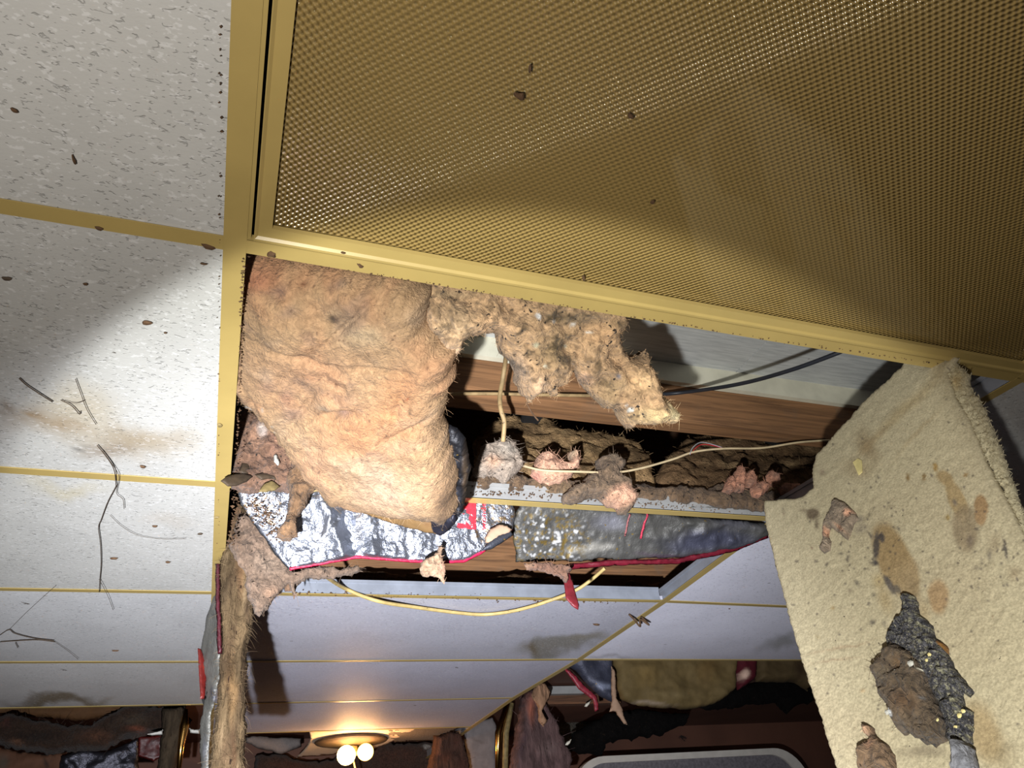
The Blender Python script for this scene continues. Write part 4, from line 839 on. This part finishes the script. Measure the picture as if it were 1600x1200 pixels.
stuck('debris_clump', [(1495, 1165), (1510, 1160), (1524, 1172), (1530, 1200), (1530, 1215), (1495, 1215), (1498, 1185)], 'pale grey lump at the lower end of the granular crust', (128, 128, 132), [], .02, 85, jag=2, fz=0, off=.014)
stuck('debris_clump', [(1466, 1002), (1476, 1006), (1484, 1014), (1484, 1022), (1474, 1018), (1464, 1012)], 'small rust brown flake at the edge of the granular crust', (120, 84, 40), [], .008, 86, jag=1.5, fz=0, wpx=5, off=.006, step=2)
for i, (u, v, r_, mm) in enumerate(((1452, 1059, 4.5, 'chip'), (1417, 1134, 4, 'chip'), (1428, 1070, 2.6, 'chip'), (1422, 1127, 3, 'chip'), (1470, 1036, 3, 'yellowchip'), (1466, 1045, 2.6, 'yellowchip'), (1518, 1132, 3.2, 'yellowchip'), (1512, 1150, 2.6, 'yellowchip'), (1524, 1125, 3, 'yellowchip'), (1483, 1138, 2.5, 'yellowchip'))):
    c_ = PP.at([(u, v)])[0] + PP.n*(.036 if mm == 'chip' and v > 1050 else .022); pr = r_ / F * np.linalg.norm(c_ - CAM)
    th_ = np.linspace(0, 2*np.pi, 8)[:-1]; mb = MB(); rs = np.random.RandomState(i)
    e1 = np.cross(PP.n, [0, 0, 1.]); e1 /= np.linalg.norm(e1); e2 = np.cross(PP.n, e1)
    prof = [(0.02, -.6), (.8, -.4), (1, 0), (.7, .5), (.02, .7)]; V = [c_ + pr*rs.uniform(.8, 1.15)*a*(math.cos(t)*e1 + math.sin(t)*e2) + PP.n*pr*b*.8 for a, b in prof for t in th_]
    n_ = 7; Fc = [(k*n_+j, k*n_+(j+1) % n_, (k+1)*n_+(j+1) % n_, (k+1)*n_+j) for k in range(4) for j in range(n_)]
    o = mk('plaster_flake' if mm == 'chip' else 'granule', V, Fc, M_[mm], None, False)
    lbs = ('cream flake on the upper right of the biggest clump', 'larger white bead at the clump left edge', 'tiny white flake in the middle of the biggest clump', 'smaller white bead above its neighbour', 'upper yellow granule beside the rust flake', 'lower yellow granule beside the rust flake', 'largest yellow granule near the lower crust edge', 'lower yellow granule near the crust foot', 'rightmost yellow granule at the crust edge', 'yellow granule between crust and clump foot')
    thing(o, lbs[i] + ' on the stained board', 'flake' if mm == 'chip' else 'granule')

# ------------------------------------------------------------------ cables
def cable(pts, r, mat, label, name='electrical_cable', n=10, cat='cable'):
    mb = MB(); mb.tube(spline(pts, n), r, 10); return thingb(mb, name, M_[mat], label, cat, smooth=True)
cable([Q(793, 530, .95), Q(790, 562, 1.02), Q(786, 590, 1.05), Q(781, 620, 1.06), Q(783, 642, 1.06), Q(788, 660, 1.07), Q(786, 690, 1.09)], .0042, 'oldcable', 'thick dirty cable hanging down vertically in front of the brown joist')
cable([Q(690, 616, JY-.01), Q(760, 615, JY-.01), Q(850, 617, JY-.01), Q(930, 618, JY-.01), Q(1000, 616, JY-.01)], .0035, 'oldcable', 'dirty cable running along the face of the brown joist')
cable([Q(985, 619, JY-.02), Q(1060, 614, JY-.03), Q(1150, 601, JY-.16), Q(1230, 580, JY-.28), Q(1310, 551, JY-.38), Q(1380, 520, JY-.44)], .0042, 'blackcable', 'black cable curving up from the joist to the light panel edge')
cable([Q(818, 728, Y1-.03), Q(850, 735, Y1-.05), Q(905, 737, Y1-.06), Q(960, 738, Y1-.06), Q(1000, 732, Y1-.06), Q(1050, 718, Y1-.06), Q(1085, 706, Y1-.06), Q(1130, 701, Y1-.06), Q(1190, 700, Y1-.06), Q(1250, 691, Y1-.07), Q(1310, 687, Y1-.08)], .0024, 'offwhite', 'thin off-white wire with a bared stretch strung over the debris to the hanging board')
cable([Q(1078, 710, Y1-.065), Q(1082, 700, Y1-.065), Q(1092, 692, Y1-.065), Q(1104, 692, Y1-.065), Q(1128, 699, Y1-.065)], .0008, 'whiteink', 'loop of bared white conductor on the thin off-white wire', 'bare_wire', cat='wire')
cable([Q(1080, 709, Y1-.06), Q(1086, 701, Y1-.06), Q(1095, 695, Y1-.06), Q(1108, 695, Y1-.06), Q(1130, 700, Y1-.06)], .0008, 'redink', 'loop of bared orange conductor on the thin off-white wire', 'bare_wire', cat='wire')
YS = Ln(2)[1]
cable([Q(490, 893, YC+.05), Q(506, 899, YC+.06), Q(540, 920, YS-.02), C(590, 939, H-.02), C(650, 949, H-.014), C(720, 958, H-.012), C(762, 960, H-.012), C(810, 953, H-.014), Q(860, 938, YS-.03), Q(900, 922, YS-.05), Q(925, 905, YS-.08), Q(945, 888, YS-.12)], .0046, 'cream', 'yellowed cable sagging below the far end of the hole')
cable([Q(430, 892, YC+.1), Q(700, 790, YC+.15), Q(960, 782, Y1-.02), Q(1080, 778, Y1-.02), Q(1200, 762, Y1-.02)], .0035, 'oldcable', 'brown cable lying along the debris behind the white cross tee') if False else None
for (u, v, lb) in ((855, 930, 'left ring clip on the blue grey cross tee'), (874, 930, 'right ring clip on the blue grey cross tee')):
    c_ = Q(u, v, YS - .012); mb = MB(); mb.tube([c_ + .009*np.array([math.cos(t), 0, math.sin(t)]) for t in np.linspace(0, 2*math.pi, 15)], .0022, 6, False)
    thingb(mb, 'ring_clip', M_['dark'], lb, 'clip', smooth=True)
c_ = C(997, 960, H - .002)
mb = MB(); mb.tube(spline([c_ + np.array(q)*1.0 for q in ((-.03, 0, 0), (-.02, -.01, -.02), (0, 0, -.035), (.01, .01, -.012), (.03, 0, -.03), (.02, .02, 0))], 6), .0028, 7)
thingb(mb, 'dirt_curl', M_['clay'], 'dark curl of dirt hanging from the crossing of the tees beyond the hole', 'debris', smooth=True)

# ------------------------------------------------------------------ cobwebs on the left tiles
def web(pts, r, label, z=.0055, mat='web_thread'):
    if pts[0][1] > 900 or pts[0][0] < 30: z = .0090
    mb = MB(); P = [C(u, v, H - z - .0012*abs(math.sin(i))) for i, (u, v) in enumerate(pts)]; mb.tube(spline(P, 6), r, 5); thingb(mb, 'cobweb_strand', M_[mat], label, 'cobweb', smooth=True)
web([(30, 591), (42, 602), (60, 614), (82, 628)], .0009, 'dark cobweb strand slanting across the stained tile, leftmost')
web([(95, 625), (112, 634), (124, 647), (125, 643)], .0007, 'short forked cobweb strand on the stained tile')
web([(100, 626), (118, 630), (132, 626)], .0004, 'faint cobweb thread joining the two strands on the stained tile')
web([(118, 592), (126, 614), (136, 640), (150, 663)], .0005, 'thin cobweb thread right of the forked strand')
web([(152, 696), (165, 712), (178, 733), (181, 756), (180, 762), (168, 785), (158, 812), (154, 824), (157, 850), (158, 880), (156, 905), (155, 925)], .0008, 'longest cobweb strand crossing the second cross tee')
web([(160, 704), (176, 726), (186, 745), (182, 770), (192, 780), (194, 795)], .0005, 'second cobweb thread beside the longest strand')
web([(172, 805), (190, 822), (215, 836), (250, 842), (290, 842)], .0004, 'faint curved cobweb thread at the middle of the second tile')
web([(0, 992), (14, 984), (24, 990), (52, 997), (84, 1001)], .0011, 'upper dark fork of cobweb at the left frame edge')
web([(0, 1003), (30, 1001), (60, 1000), (86, 1003)], .0011, 'lower dark fork of cobweb at the left frame edge')
web([(14, 984), (40, 958), (66, 934), (86, 916)], .0005, 'straight thread rising from the dark fork of cobweb')
web([(86, 1003), (105, 1016), (122, 1030)], .0005, 'thread trailing right of the dark fork of cobweb')
web([(24, 1004), (28, 1012)], .0009, 'stub hanging from the dark fork of cobweb')
web([(155, 905), (168, 930), (177, 953)], .0005, 'thread below the longest strand on the third tile')
def flake(u, v, rpx, mat, label, ar=.6, ang=0, z=.002, name='dirt_flake'):
    c_ = C(u, v, H - z); r_ = rpx / F * np.linalg.norm(c_ - CAM); rs = np.random.RandomState(int(u*7+v)); k = 9
    P = [(r_*rs.uniform(.6, 1.2)*math.cos(2*math.pi*i/k), ar*r_*rs.uniform(.6, 1.2)*math.sin(2*math.pi*i/k)) for i in range(k)]
    ca, sa = math.cos(ang), math.sin(ang); V = [c_ + np.array([x*ca-y*sa, x*sa+y*ca, 0]) for x, y in P] + [c_ + np.array([.7*(x*ca-y*sa), .7*(x*sa+y*ca), -r_*.35]) for x, y in P]
    Fc = [tuple(range(k)), tuple(range(k, 2*k))[::-1]] + [(i, k+i, k+(i+1) % k, (i+1) % k) for i in range(k)]
    o = mk(name, V, Fc, M_[mat], None, False); thing(o, label, 'dirt flake'); return o
flake(228, 504, 8, 'clay', 'brown crumb stuck in the middle of the bright spot on the stained tile')
flake(258, 520, 3, 'clay', 'tiny crumb below right of the brown crumb on the stained tile')
flake(318, 412, 5, 'clay', 'small sliver near the main tee on the stained tile', .3)
flake(134, 444, 4, 'clay', 'small brown crumb in the shaded part of the stained tile')
flake(11, 435, 7, 'web_thread', 'dark crumb near the left frame edge under the widest cross tee', .5)
flake(223, 729, 5, 'clay', 'dark crumb just above the second cross tee', .5, .5)
flake(242, 822, 4, 'clay', 'crumb in the middle of the second tile'); flake(262, 878, 4, 'clay', 'dark crumb near the right end of the second tile', .6, .4)
flake(178, 872, 5, 'clay', 'dark crumb beside the longest cobweb strand', .5); flake(313, 834, 4, 'web_thread', 'grey crumb on the second tile close to the main tee')
flake(180, 1016, 4, 'clay', 'dark sliver on the third tile', .3); flake(116, 250, 8, 'clay', 'brown splinter standing on the nearest tile', .22, 1.4); flake(22, 172, 6, 'clay', 'crumb at the left frame edge of the nearest tile', .5, .6)
flake(325, 385, 10, 'clay', 'dark dirt wedged where the widest cross tee meets the main tee', .45, .2, .0); flake(155, 357, 6, 'clay', 'dirt speck on the edge of the widest cross tee', .5, .2)
flake(811, 150, 9, 'clay', 'heart-shaped brown speck on the textured light panel', .7, .4, .010); flake(828, 108, 9, 'clay', 'thin brown fleck above the heart-shaped speck on the light panel', .25, 1.3, .010)
flake(1019, 316, 5, 'clay', 'brown speck low on the light panel', .8, .1, .010); flake(985, 181, 7, 'clay', 'smudge of dirt near the middle of the light panel', .5, .5, .010)
flake(424, 397, 9, 'clay', 'dark moth-like fleck on the tee above the peach batt', .7, .2, .001); flake(563, 415, 7, 'clay', 'brown smear on the tee above the peach batt', .5, .6, .001); flake(536, 395, 4, 'clay', 'tiny speck on the light panel frame', .5, .2, .006)
flake(912, 434, 7, 'clay', 'small dirt tuft on the light panel frame above the ragged clump', .4, 1.1, .004); flake(343, 664, 7, 'olive', 'greenish dirt tuft at the left edge of the main tee', .6, 1.3, .002)
flake(338, 808, 4, 'olive', 'tan crumb at the right end of the second tile'); flake(1140, 951, 2, 'clay', 'tiny dark crumb on the lavender tile'); flake(932, 975, 6, 'clay', 'dark crumb on the lavender tile just beyond the hole', .3, .2)

# ------------------------------------------------------------------ uncountable dirt crumbs along the edges of the hole
def crumbs(name, path, z, n, spread, size, label, mat='clay', seed=1, plane=None):
    rs = np.random.RandomState(seed); mb = MB(); P = dense(path, 4, 0, False)
    for i in range(n):
        u, v = P[rs.randint(len(P))] + rs.normal(0, spread, 2)
        c_ = C(u, v, z) if plane is None else Q(u, v, plane); r_ = size * rs.uniform(.35, 1.6)
        o8 = [c_ + r_ * np.array(q) * rs.uniform(.6, 1.5, 3) for q in ((1, 0, 0), (-1, 0, 0), (0, 1, 0), (0, -1, 0), (0, 0, -1), (0, 0, .3))]
        mb.add(o8, [(0, 2, 5), (2, 1, 5), (1, 3, 5), (3, 0, 5), (2, 0, 4), (1, 2, 4), (3, 1, 4), (0, 3, 4)])
    o = mb.build(name, M_[mat]); thing(o, label, 'dirt', None, 'stuff')
crumbs('dirt_crumbs', [(380, 405), (375, 600), (369, 720), (361, 850)], H - .001, 240, 1.2, .0011, 'dark dirt crumbs along the right edge of the left main tee', seed=2)
crumbs('dirt_crumbs', [(382, 401), (600, 431), (900, 480), (1200, 530), (1480, 571)], H - .001, 170, 1.0, .0010, 'dirt crumbs along the hole edge of the tee under the light panel', seed=3)
crumbs('dirt_crumbs', [(372, 780), (362, 850)], H - .001, 90, 4, .0022, 'coarse dirt crumbs at the foot of the left main tee beside the silver foil', seed=4)
crumbs('dirt_crumbs', [(740, 770), (900, 778), (1100, 795), (1195, 803)], 0, 260, 3.2, .0016, 'dark crumbs stuck along the white face of the cross tee', seed=5, plane=Y1 - .014)
crumbs('dirt_crumbs', [(460, 925), (700, 930), (1000, 940)], 0, 150, 3, .0022, 'dark crumbs stuck on the blue grey cross tee', seed=6, plane=YS - .012)
crumbs('dirt_crumbs', [(345, 10), (343, 380), (342, 700), (341, 850)], H - .001, 60, 1.2, .0010, 'dirt crumbs along the left edge of the left main tee', seed=7)
crumbs('foil_crumbs', [(395, 775), (410, 800), (430, 830)], 0, 200, 9, .0016, 'brown crumbs stuck on the left end of the silver foil', seed=8, plane=Y1 - .004)

# ================================================================== far end of the room
YW = 4.95
def wallbox(name, a, b, mat='wall'):
    mb = MB(); mb.box(a, b); o = mb.build(name, M_[mat]); o['kind'] = 'structure'; return o
wallbox('wall_back', (-3.3, YW, 0), (4.7, YW+.1, H+1.2)); wallbox('ceiling', (-3.2, 2.95, H+.165), (4.6, YW, H+.20)); wallbox('wall_left', (-3.3, -1.9, 0), (-3.2, YW, H+1.2))
wallbox('wall_right', (4.6, -1.9, 0), (4.7, YW, H+1.2)); wallbox('floor', (-3.3, -2.0, -.1), (4.7, YW+.1, 0), 'dirtcarpet')

# rounded framed panel against the back wall
YP = 4.3
c0 = Q(905, 1200, YP); top = Q(1100, 1174, YP)[2]; xl = Q(890, 1200, YP)[0]; xr = Q(1262, 1200, YP)[0]
fp = root('framed_panel', ((xl+xr)/2, YP, top-.6), 'grey speckled panel with a rounded white rim standing before the brown wall', 'panel')
def rrect(x0, x1, z0, z1, r, y, n=10):
    P = []
    for cx_, cz_, a0 in ((x1-r, z1-r, 0), (x0+r, z1-r, 90), (x0+r, z0+r, 180), (x1-r, z0+r, 270)):
        for k in range(n+1):
            t = math.radians(a0 + 90*k/n); P.append(np.array([cx_+r*math.cos(t), y, cz_+r*math.sin(t)]))
    return P
outl = rrect(xl, xr, top-1.3, top, .22, YP); inn = rrect(xl+.04, xr-.07, top-1.26, top-.035, .19, YP); k = len(outl)
V = outl + inn + [p + np.array([0, .05, 0]) for p in outl] + [p + np.array([0, .05, 0]) for p in inn]
Fc = []
for i in range(k):
    j = (i+1) % k; Fc += [(i, j, k+j, k+i), (2*k+i, 3*k+i, 3*k+j, 2*k+j), (i, 2*k+i, 2*k+j, j), (k+i, k+j, 3*k+j, 3*k+i)]
mk('rim', V, Fc, M_['rim'], fp, False)
inn2 = [p + np.array([0, .015, 0]) for p in inn]; inn3 = [p + np.array([0, .03, 0]) for p in inn]
mk('panel_face', inn2 + inn3, [tuple(range(k)), tuple(range(k, 2*k))[::-1]] + [(i, k+i, k+(i+1) % k, (i+1) % k) for i in range(k)], M_['speckle'], fp, False)
# feet so that it stands
for sx in (xl+.1, xr-.16):
    mb = MB(); mb.box((sx, YP-.1, 0), (sx+.06, YP+.15, top-1.2)); mb.build('foot', M_['rim'], fp)

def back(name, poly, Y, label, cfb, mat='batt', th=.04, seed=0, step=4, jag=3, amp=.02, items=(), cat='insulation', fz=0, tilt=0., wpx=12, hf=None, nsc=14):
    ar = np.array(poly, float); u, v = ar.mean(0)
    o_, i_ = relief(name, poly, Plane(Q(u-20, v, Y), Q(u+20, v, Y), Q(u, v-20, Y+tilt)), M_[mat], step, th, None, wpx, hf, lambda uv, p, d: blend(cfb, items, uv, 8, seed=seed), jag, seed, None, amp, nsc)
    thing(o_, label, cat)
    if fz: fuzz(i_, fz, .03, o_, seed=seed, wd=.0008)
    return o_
# right opening beyond the last lavender tile
back('kraft_batt', [(955, 1018), (1100, 1015), (1150, 1015), (1148, 1080), (1130, 1092), (1100, 1106), (1060, 1108), (1010, 1104), (985, 1100), (968, 1092), (962, 1060)], 3.1, 'kraft paper faced batt bulging down on the right, left of the red printed band', (98, 82, 50), 'paper', .025, 101, items=[(1000, 1060, 30, 30, (120, 98, 56), .6, -.5), (1100, 1050, 30, 40, (108, 84, 46), .6), (1050, 1085, 60, 10, (120, 104, 70), .5), (1010, 1102, 70, 4, (140, 124, 108), .8)], wpx=14, jag=2.5, hf=lambda uv, p, d: .03*ridge(p + .1*np.c_[fbm(p, 4, 2, 1), fbm(p, 4, 2, 2), fbm(p, 4, 2, 3)], 5, 3, 7))
back('kraft_batt', [(1140, 1015), (1180, 1015), (1178, 1062), (1165, 1072), (1152, 1078), (1146, 1050)], 3.12, 'dark red printed band on the kraft facing at the right', (74, 16, 26), 'paper', .05, 102, items=[(1152, 1060, 8, 10, (200, 170, 150), .9, 0, .4)], jag=1, cat='insulation')
back('kraft_batt', [(1176, 1015), (1250, 1015), (1268, 1050), (1262, 1080), (1240, 1068), (1210, 1066), (1180, 1066)], 3.14, 'dirty kraft faced batt end next to the hanging board', (76, 62, 38), 'paper', .05, 103, items=[(1240, 1045, 14, 30, (60, 44, 30), .7)], jag=2)
back('foil_batt', [(890, 1020), (955, 1018), (960, 1060), (958, 1098), (940, 1090), (918, 1070), (898, 1048), (880, 1036)], 3.05, 'dark foil faced batt corner with a red edge at the far right opening', (64, 66, 80), 'dullfoil', .03, 104, items=[(945, 1075, 20, 8, (150, 158, 180), .8)], jag=1.5)
back('red_strip', [(882, 1044), (892, 1048), (915, 1072), (934, 1088), (936, 1110), (930, 1112), (926, 1094), (905, 1078), (890, 1058)], 2.98, 'red tape strip trailing off the dark foil corner', (130, 40, 52), 'red', .008, 105, step=2.5, jag=1, cat='tape', amp=.006)
back('paper_scrap', [(955, 1040), (962, 1050), (964, 1090), (972, 1105), (980, 1132), (974, 1130), (962, 1112), (952, 1112), (956, 1095)], 2.97, 'pointed tan paper tail hanging from the kraft batt', (150, 122, 100), 'paper', .01, 106, step=2.5, jag=1.5, cat='paper', amp=.006)
mb = MB(); mb.box((Q(855, 1078, 3.6)[0], 3.6, Q(880, 1084, 3.6)[2]), (Q(912, 1078, 3.6)[0], 3.64, Q(880, 1072, 3.6)[2])); thingb(mb, 'white_strip', M_['web'], 'short bright white strip seen in the dark above the grey wall patch', 'strip')
mb = MB(); mb.box((Q(850, 1090, 3.65)[0], 3.65, Q(880, 1100, 3.65)[2]), (Q(970, 1090, 3.65)[0], 3.70, Q(880, 1085, 3.65)[2])); thingb(mb, 'timber_strip', M_['wood2'], 'dark brown timber below the bright white strip', 'strip')
back('wall_patch', [(850, 1112), (940, 1105), (975, 1110), (950, 1130), (905, 1150), (890, 1180), (860, 1165), (848, 1140)], 4.7, 'dull grey peeling patch low behind the dark foil corner', (70, 66, 58), 'dirty', .02, 107, cat='plaster', amp=.03)
back('shade_mass', [(895, 1150), (930, 1125), (960, 1112), (985, 1108), (1030, 1112), (1075, 1112), (1070, 1132), (1040, 1145), (1010, 1152), (975, 1155), (945, 1165), (940, 1180), (905, 1180), (888, 1170)], 3.7, 'ragged black mass standing in for shade under the kraft paper batt', (12, 10, 9), 'batt', .05, 108, jag=6)  # black shape stands in for the shade below the batt
back('shade_mass', [(1090, 1105), (1130, 1082), (1180, 1064), (1220, 1062), (1262, 1075), (1280, 1088), (1262, 1098), (1240, 1108), (1232, 1116), (1210, 1100), (1180, 1102), (1150, 1108), (1110, 1110)], 3.6, 'ragged black mass standing in for shade beside the hanging board', (12, 10, 9), 'batt', .05, 109, jag=5)  # second black shape, likewise shade put in as a solid
for (u, v, lb) in ((918, 1101, 'upper white flake in the dark beyond the tiles'), (888, 1161, 'lower white flake in the dark beyond the tiles')):
    back('plaster_flake', [(u-5, v+3), (u-3, v-2), (u+5, v-6), (u+3, v), (u-1, v+4)], 3.5, lb, (230, 224, 206), 'board', .01, int(u), step=1.6, jag=.5, cat='flake', amp=.002, wpx=4)

# hanging pieces around the far lamp
back('hanging_insulation', [(822, 1080), (845, 1070), (852, 1100), (868, 1130), (880, 1155), (890, 1180), (892, 1215), (792, 1215), (800, 1180), (806, 1130), (812, 1100)], 3.55, 'mauve brown shaggy insulation hanging right of the brass strip', (90, 70, 68), 'column', .06, 111, items=[(822, 1110, 8, 40, (150, 84, 60), .7), (850, 1170, 20, 20, (120, 100, 96), .6), (810, 1160, 8, 40, (56, 42, 48), .7)], jag=5, fz=150)
back('hanging_insulation', [(838, 1068), (852, 1066), (860, 1080), (856, 1095), (848, 1112), (856, 1128), (850, 1136), (842, 1128), (840, 1105), (830, 1088)], 3.3, 'tan twisted flap hanging at the corner beyond the second tile row', (150, 116, 90), 'column', .02, 112, jag=2, step=3)
back('hanging_insulation', [(676, 1150), (700, 1142), (718, 1145), (728, 1170), (734, 1215), (664, 1215), (672, 1180)], 3.9, 'rusty brown insulation hanging between the lamp and the grey panel', (66, 46, 38), 'column', .06, 113, items=[(705, 1160, 10, 20, (60, 36, 28), .7), (715, 1200, 12, 20, (70, 44, 36), .7), (690, 1190, 14, 24, (86, 52, 38), .6)], jag=4, fz=120)
back('debris_heap', [(560, 1168), (590, 1160), (640, 1158), (680, 1158), (672, 1215), (390, 1215), (400, 1180), (430, 1175), (470, 1186), (520, 1188)], 4.75, 'reddish brown torn insulation covering the wall behind the lamp', (58, 44, 38), 'dirty', .05, 114, items=[(620, 1180, 50, 20, (70, 48, 40), .6), (450, 1195, 50, 10, (70, 44, 34), .7), (664, 1168, 8, 4, (220, 220, 215), .8)], jag=5, amp=.03)
back('grey_board', [(722, 1132), (770, 1120), (778, 1140), (776, 1180), (780, 1215), (736, 1215), (730, 1180)], 4.2, 'smooth grey hanging panel left of the brass strip', (120, 112, 110), 'paper', .02, 115, items=[(745, 1160, 20, 3, (90, 80, 74), .6, .3)], jag=1, cat='panel', amp=.004)
mb = MB(); a_, b_, c2 = Q(793, 1098, 3.75), Q(779, 1145, 3.75), Q(777, 1220, 3.75)
mb.tube([a_, b_, c2], [.012, .018, .012], 8); thingb(mb, 'brass_strip', M_['brass'], 'bright brass strip reflecting the lamp', 'strip', smooth=True)
mb = MB(); off_ = np.array([.045, .02, 0]); mb.tube([a_ + off_*.6, b_ + off_, c2 + off_], [.012, .016, .016], 6); thingb(mb, 'olive_pole', M_['olive'], 'dark olive pole right behind the brass strip', 'pole', smooth=True)
back('shadowed_board', [(384, 1150), (472, 1152), (470, 1168), (440, 1178), (400, 1168), (384, 1160)], 4.5, 'grey torn tile remnant left of the lit fragment', (120, 112, 108), 'board', .02, 116, jag=2, cat='ceiling tile')

# broken tile fragment and lamp
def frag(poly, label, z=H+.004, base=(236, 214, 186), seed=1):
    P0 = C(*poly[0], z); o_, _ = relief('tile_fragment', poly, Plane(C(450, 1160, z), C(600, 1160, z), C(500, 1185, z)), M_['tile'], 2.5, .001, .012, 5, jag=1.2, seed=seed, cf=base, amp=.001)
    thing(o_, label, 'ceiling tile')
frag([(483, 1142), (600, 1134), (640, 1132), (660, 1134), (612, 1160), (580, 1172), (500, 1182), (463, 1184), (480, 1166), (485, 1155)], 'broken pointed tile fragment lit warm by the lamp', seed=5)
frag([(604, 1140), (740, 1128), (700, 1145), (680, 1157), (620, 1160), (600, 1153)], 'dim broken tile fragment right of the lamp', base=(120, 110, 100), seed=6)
zl = H - .012; cl = C(549, 1160, zl)
lp = root('ceiling_lamp', cl, 'round ceiling lamp with two lit globe bulbs under the broken tile fragment', 'lamp')
mb = MB(); mb.lathe(cl, [(.001, .012), (.165, .012), (.175, .006), (.17, .000), (.13, -.008), (.06, -.014), (.001, -.014)], 40); mb.build('base_plate', M_['leaf'], lp, True)
mb = MB(); mb.lathe(cl + np.array([0, 0, -.014]), [(.001, 0), (.03, -.004), (.028, -.045), (.001, -.05)], 20); mb.build('hub', M_['oldcable'], lp, True)
def bulb(u, v, rpx, mat):
    c_ = Q(u, v, cl[1] - .05); r_ = rpx/F*np.linalg.norm(c_-CAM)
    mb = MB(); mb.lathe(c_, [(r_*math.sin(t)+.0001, -r_*math.cos(t)) for t in np.linspace(0.02, math.pi-.02, 14)], 20); b = mb.build('bulb', M_[mat], lp, True)
    mb = MB(); mb.tube([cl + np.array([0, 0, -.05]), c_ + (cl + np.array([0, 0, -.05]) - c_)*.2], .012, 8); mb.build('socket', M_['oldcable'], lp, True)
    l = bpy.data.lights.new('bulb_light', 'POINT'); l.energy = 6.5 if mat == 'bulb2' else 3.2; l.color = (1, .52, .22); l.shadow_soft_size = r_*1.05
    lo = bpy.data.objects.new('bulb_light', l); COL.objects.link(lo); lo.location = tuple(c_ + np.array([0, -r_*1.4, -r_*.9]))
bulb(541, 1180, 12.5, 'bulb2'); bulb(571, 1175, 11, 'bulb')
mb = MB(); mb.tube([cl + np.array([.01, 0, -.07]), Q(558, 1215, cl[1])], .004, 6); mb.build('pull_rod', M_['cream'], lp, True)

# left bottom: torn ceiling beyond the last tile
back('ceiling_board', [(-20, 1095), (250, 1095), (250, 1128), (190, 1120), (120, 1126), (60, 1122), (-20, 1115)], 3.75, 'dark brown board glimpsed above the black gap at the lower left', (80, 54, 30), 'paper', .02, 121, jag=2, cat='board')
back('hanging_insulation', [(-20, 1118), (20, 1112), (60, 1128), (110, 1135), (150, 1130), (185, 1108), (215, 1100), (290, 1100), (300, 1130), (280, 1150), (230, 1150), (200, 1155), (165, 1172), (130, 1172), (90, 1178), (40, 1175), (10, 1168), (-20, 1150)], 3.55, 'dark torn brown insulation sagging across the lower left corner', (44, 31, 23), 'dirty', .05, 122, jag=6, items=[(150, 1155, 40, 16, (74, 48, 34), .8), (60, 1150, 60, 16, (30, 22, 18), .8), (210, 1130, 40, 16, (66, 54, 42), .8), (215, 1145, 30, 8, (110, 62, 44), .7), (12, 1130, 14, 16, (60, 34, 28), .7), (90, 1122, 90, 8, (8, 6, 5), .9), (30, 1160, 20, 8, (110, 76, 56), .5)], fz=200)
back('paper_sheet', [(-20, 1160), (20, 1172), (70, 1178), (105, 1175), (100, 1215), (-20, 1215)], 3.8, 'tan torn paper sheet at the very bottom left', (84, 56, 40), 'paper', .02, 123, jag=2, items=[(75, 1195, 4, 20, (30, 20, 16), .9, -.3), (5, 1190, 16, 20, (70, 66, 58), .7)], cat='paper')
back('foil_batt', [(95, 1180), (130, 1172), (165, 1174), (200, 1160), (218, 1152), (216, 1190), (222, 1215), (90, 1215)], 3.7, 'crumpled silver foil at the bottom left', (78, 78, 86), 'foil', .02, 124, jag=2, step=3, amp=.02, nsc=20)
back('red_strip', [(215, 1150), (256, 1148), (258, 1180), (240, 1190), (215, 1182)], 3.6, 'dark red block with a golden glint beside the bottom left foil', (66, 14, 10), 'red', .01, 125, jag=1.5, cat='tape', step=3)
back('hanging_insulation', [(252, 1105), (290, 1105), (286, 1150), (278, 1180), (272, 1215), (240, 1215), (250, 1180)], 3.4, 'narrow brown batt strip hanging left of the copper strip', (60, 50, 38), 'column', .03, 126, jag=3)
mb = MB(); mb.tube([Q(291, 1108, 3.35), Q(288, 1135, 3.35), Q(283, 1165, 3.35), Q(278, 1215, 3.35)], [.006, .018, .012, .008], 8); thingb(mb, 'copper_strip', M_['brass'], 'copper coloured strip glinting left of the hanging column', 'strip', smooth=True)
for pp, lb in (([(230, 1147), (255, 1140), (254, 1148), (238, 1149)], 'white wedge beside the bottom left batt strip'), ([(296, 1138), (304, 1140), (312, 1140), (311, 1147), (297, 1145)], 'pair of white bits between the copper strip and the hanging column')):
    back('plaster_flake', pp, 3.3, lb, (206, 204, 196), 'board', .01, len(lb), step=2, jag=.6, cat='flake', amp=.002, wpx=4)

# ------------------------------------------------------------------ groups of repeats
GR = {'ceiling_tile': 'tiles of the suspended ceiling', 'cross_tee': 'cross tees of the ceiling grid', 'main_tee': 'main tees of the ceiling grid', 'insulation_tuft': 'pink tufts on the cross tee', 'cobweb_strand': 'cobweb strands on the left tiles',
      'dirt_flake': 'dirt flakes stuck to the ceiling', 'granule': 'granules in the crust on the hanging board', 'dry_leaf': 'dry leaves by the main tee', 'rafter': 'rafters in the void', 'ceiling_joist': 'timber joists above the hole', 'ceiling_board': 'boards of the old ceiling', 'kraft_batt': 'kraft faced batts on the right', 'ring_clip': 'ring clips on the cross tee', 'bare_wire': 'bared conductors', 'shade_mass': 'black masses standing in for shade', 'electrical_cable': 'cables above the ceiling', 'hanging_insulation': 'shaggy insulation hanging at the far end', 'debris_clump': 'clumps stuck to the hanging board', 'tile_fragment': 'broken tile pieces by the lamp'}
for o in COL.objects:
    if o.parent is None and 'label' in o and 'group' not in o:
        k_ = o.name.split('.')[0]
        if k_ in GR: o['group'] = GR[k_]
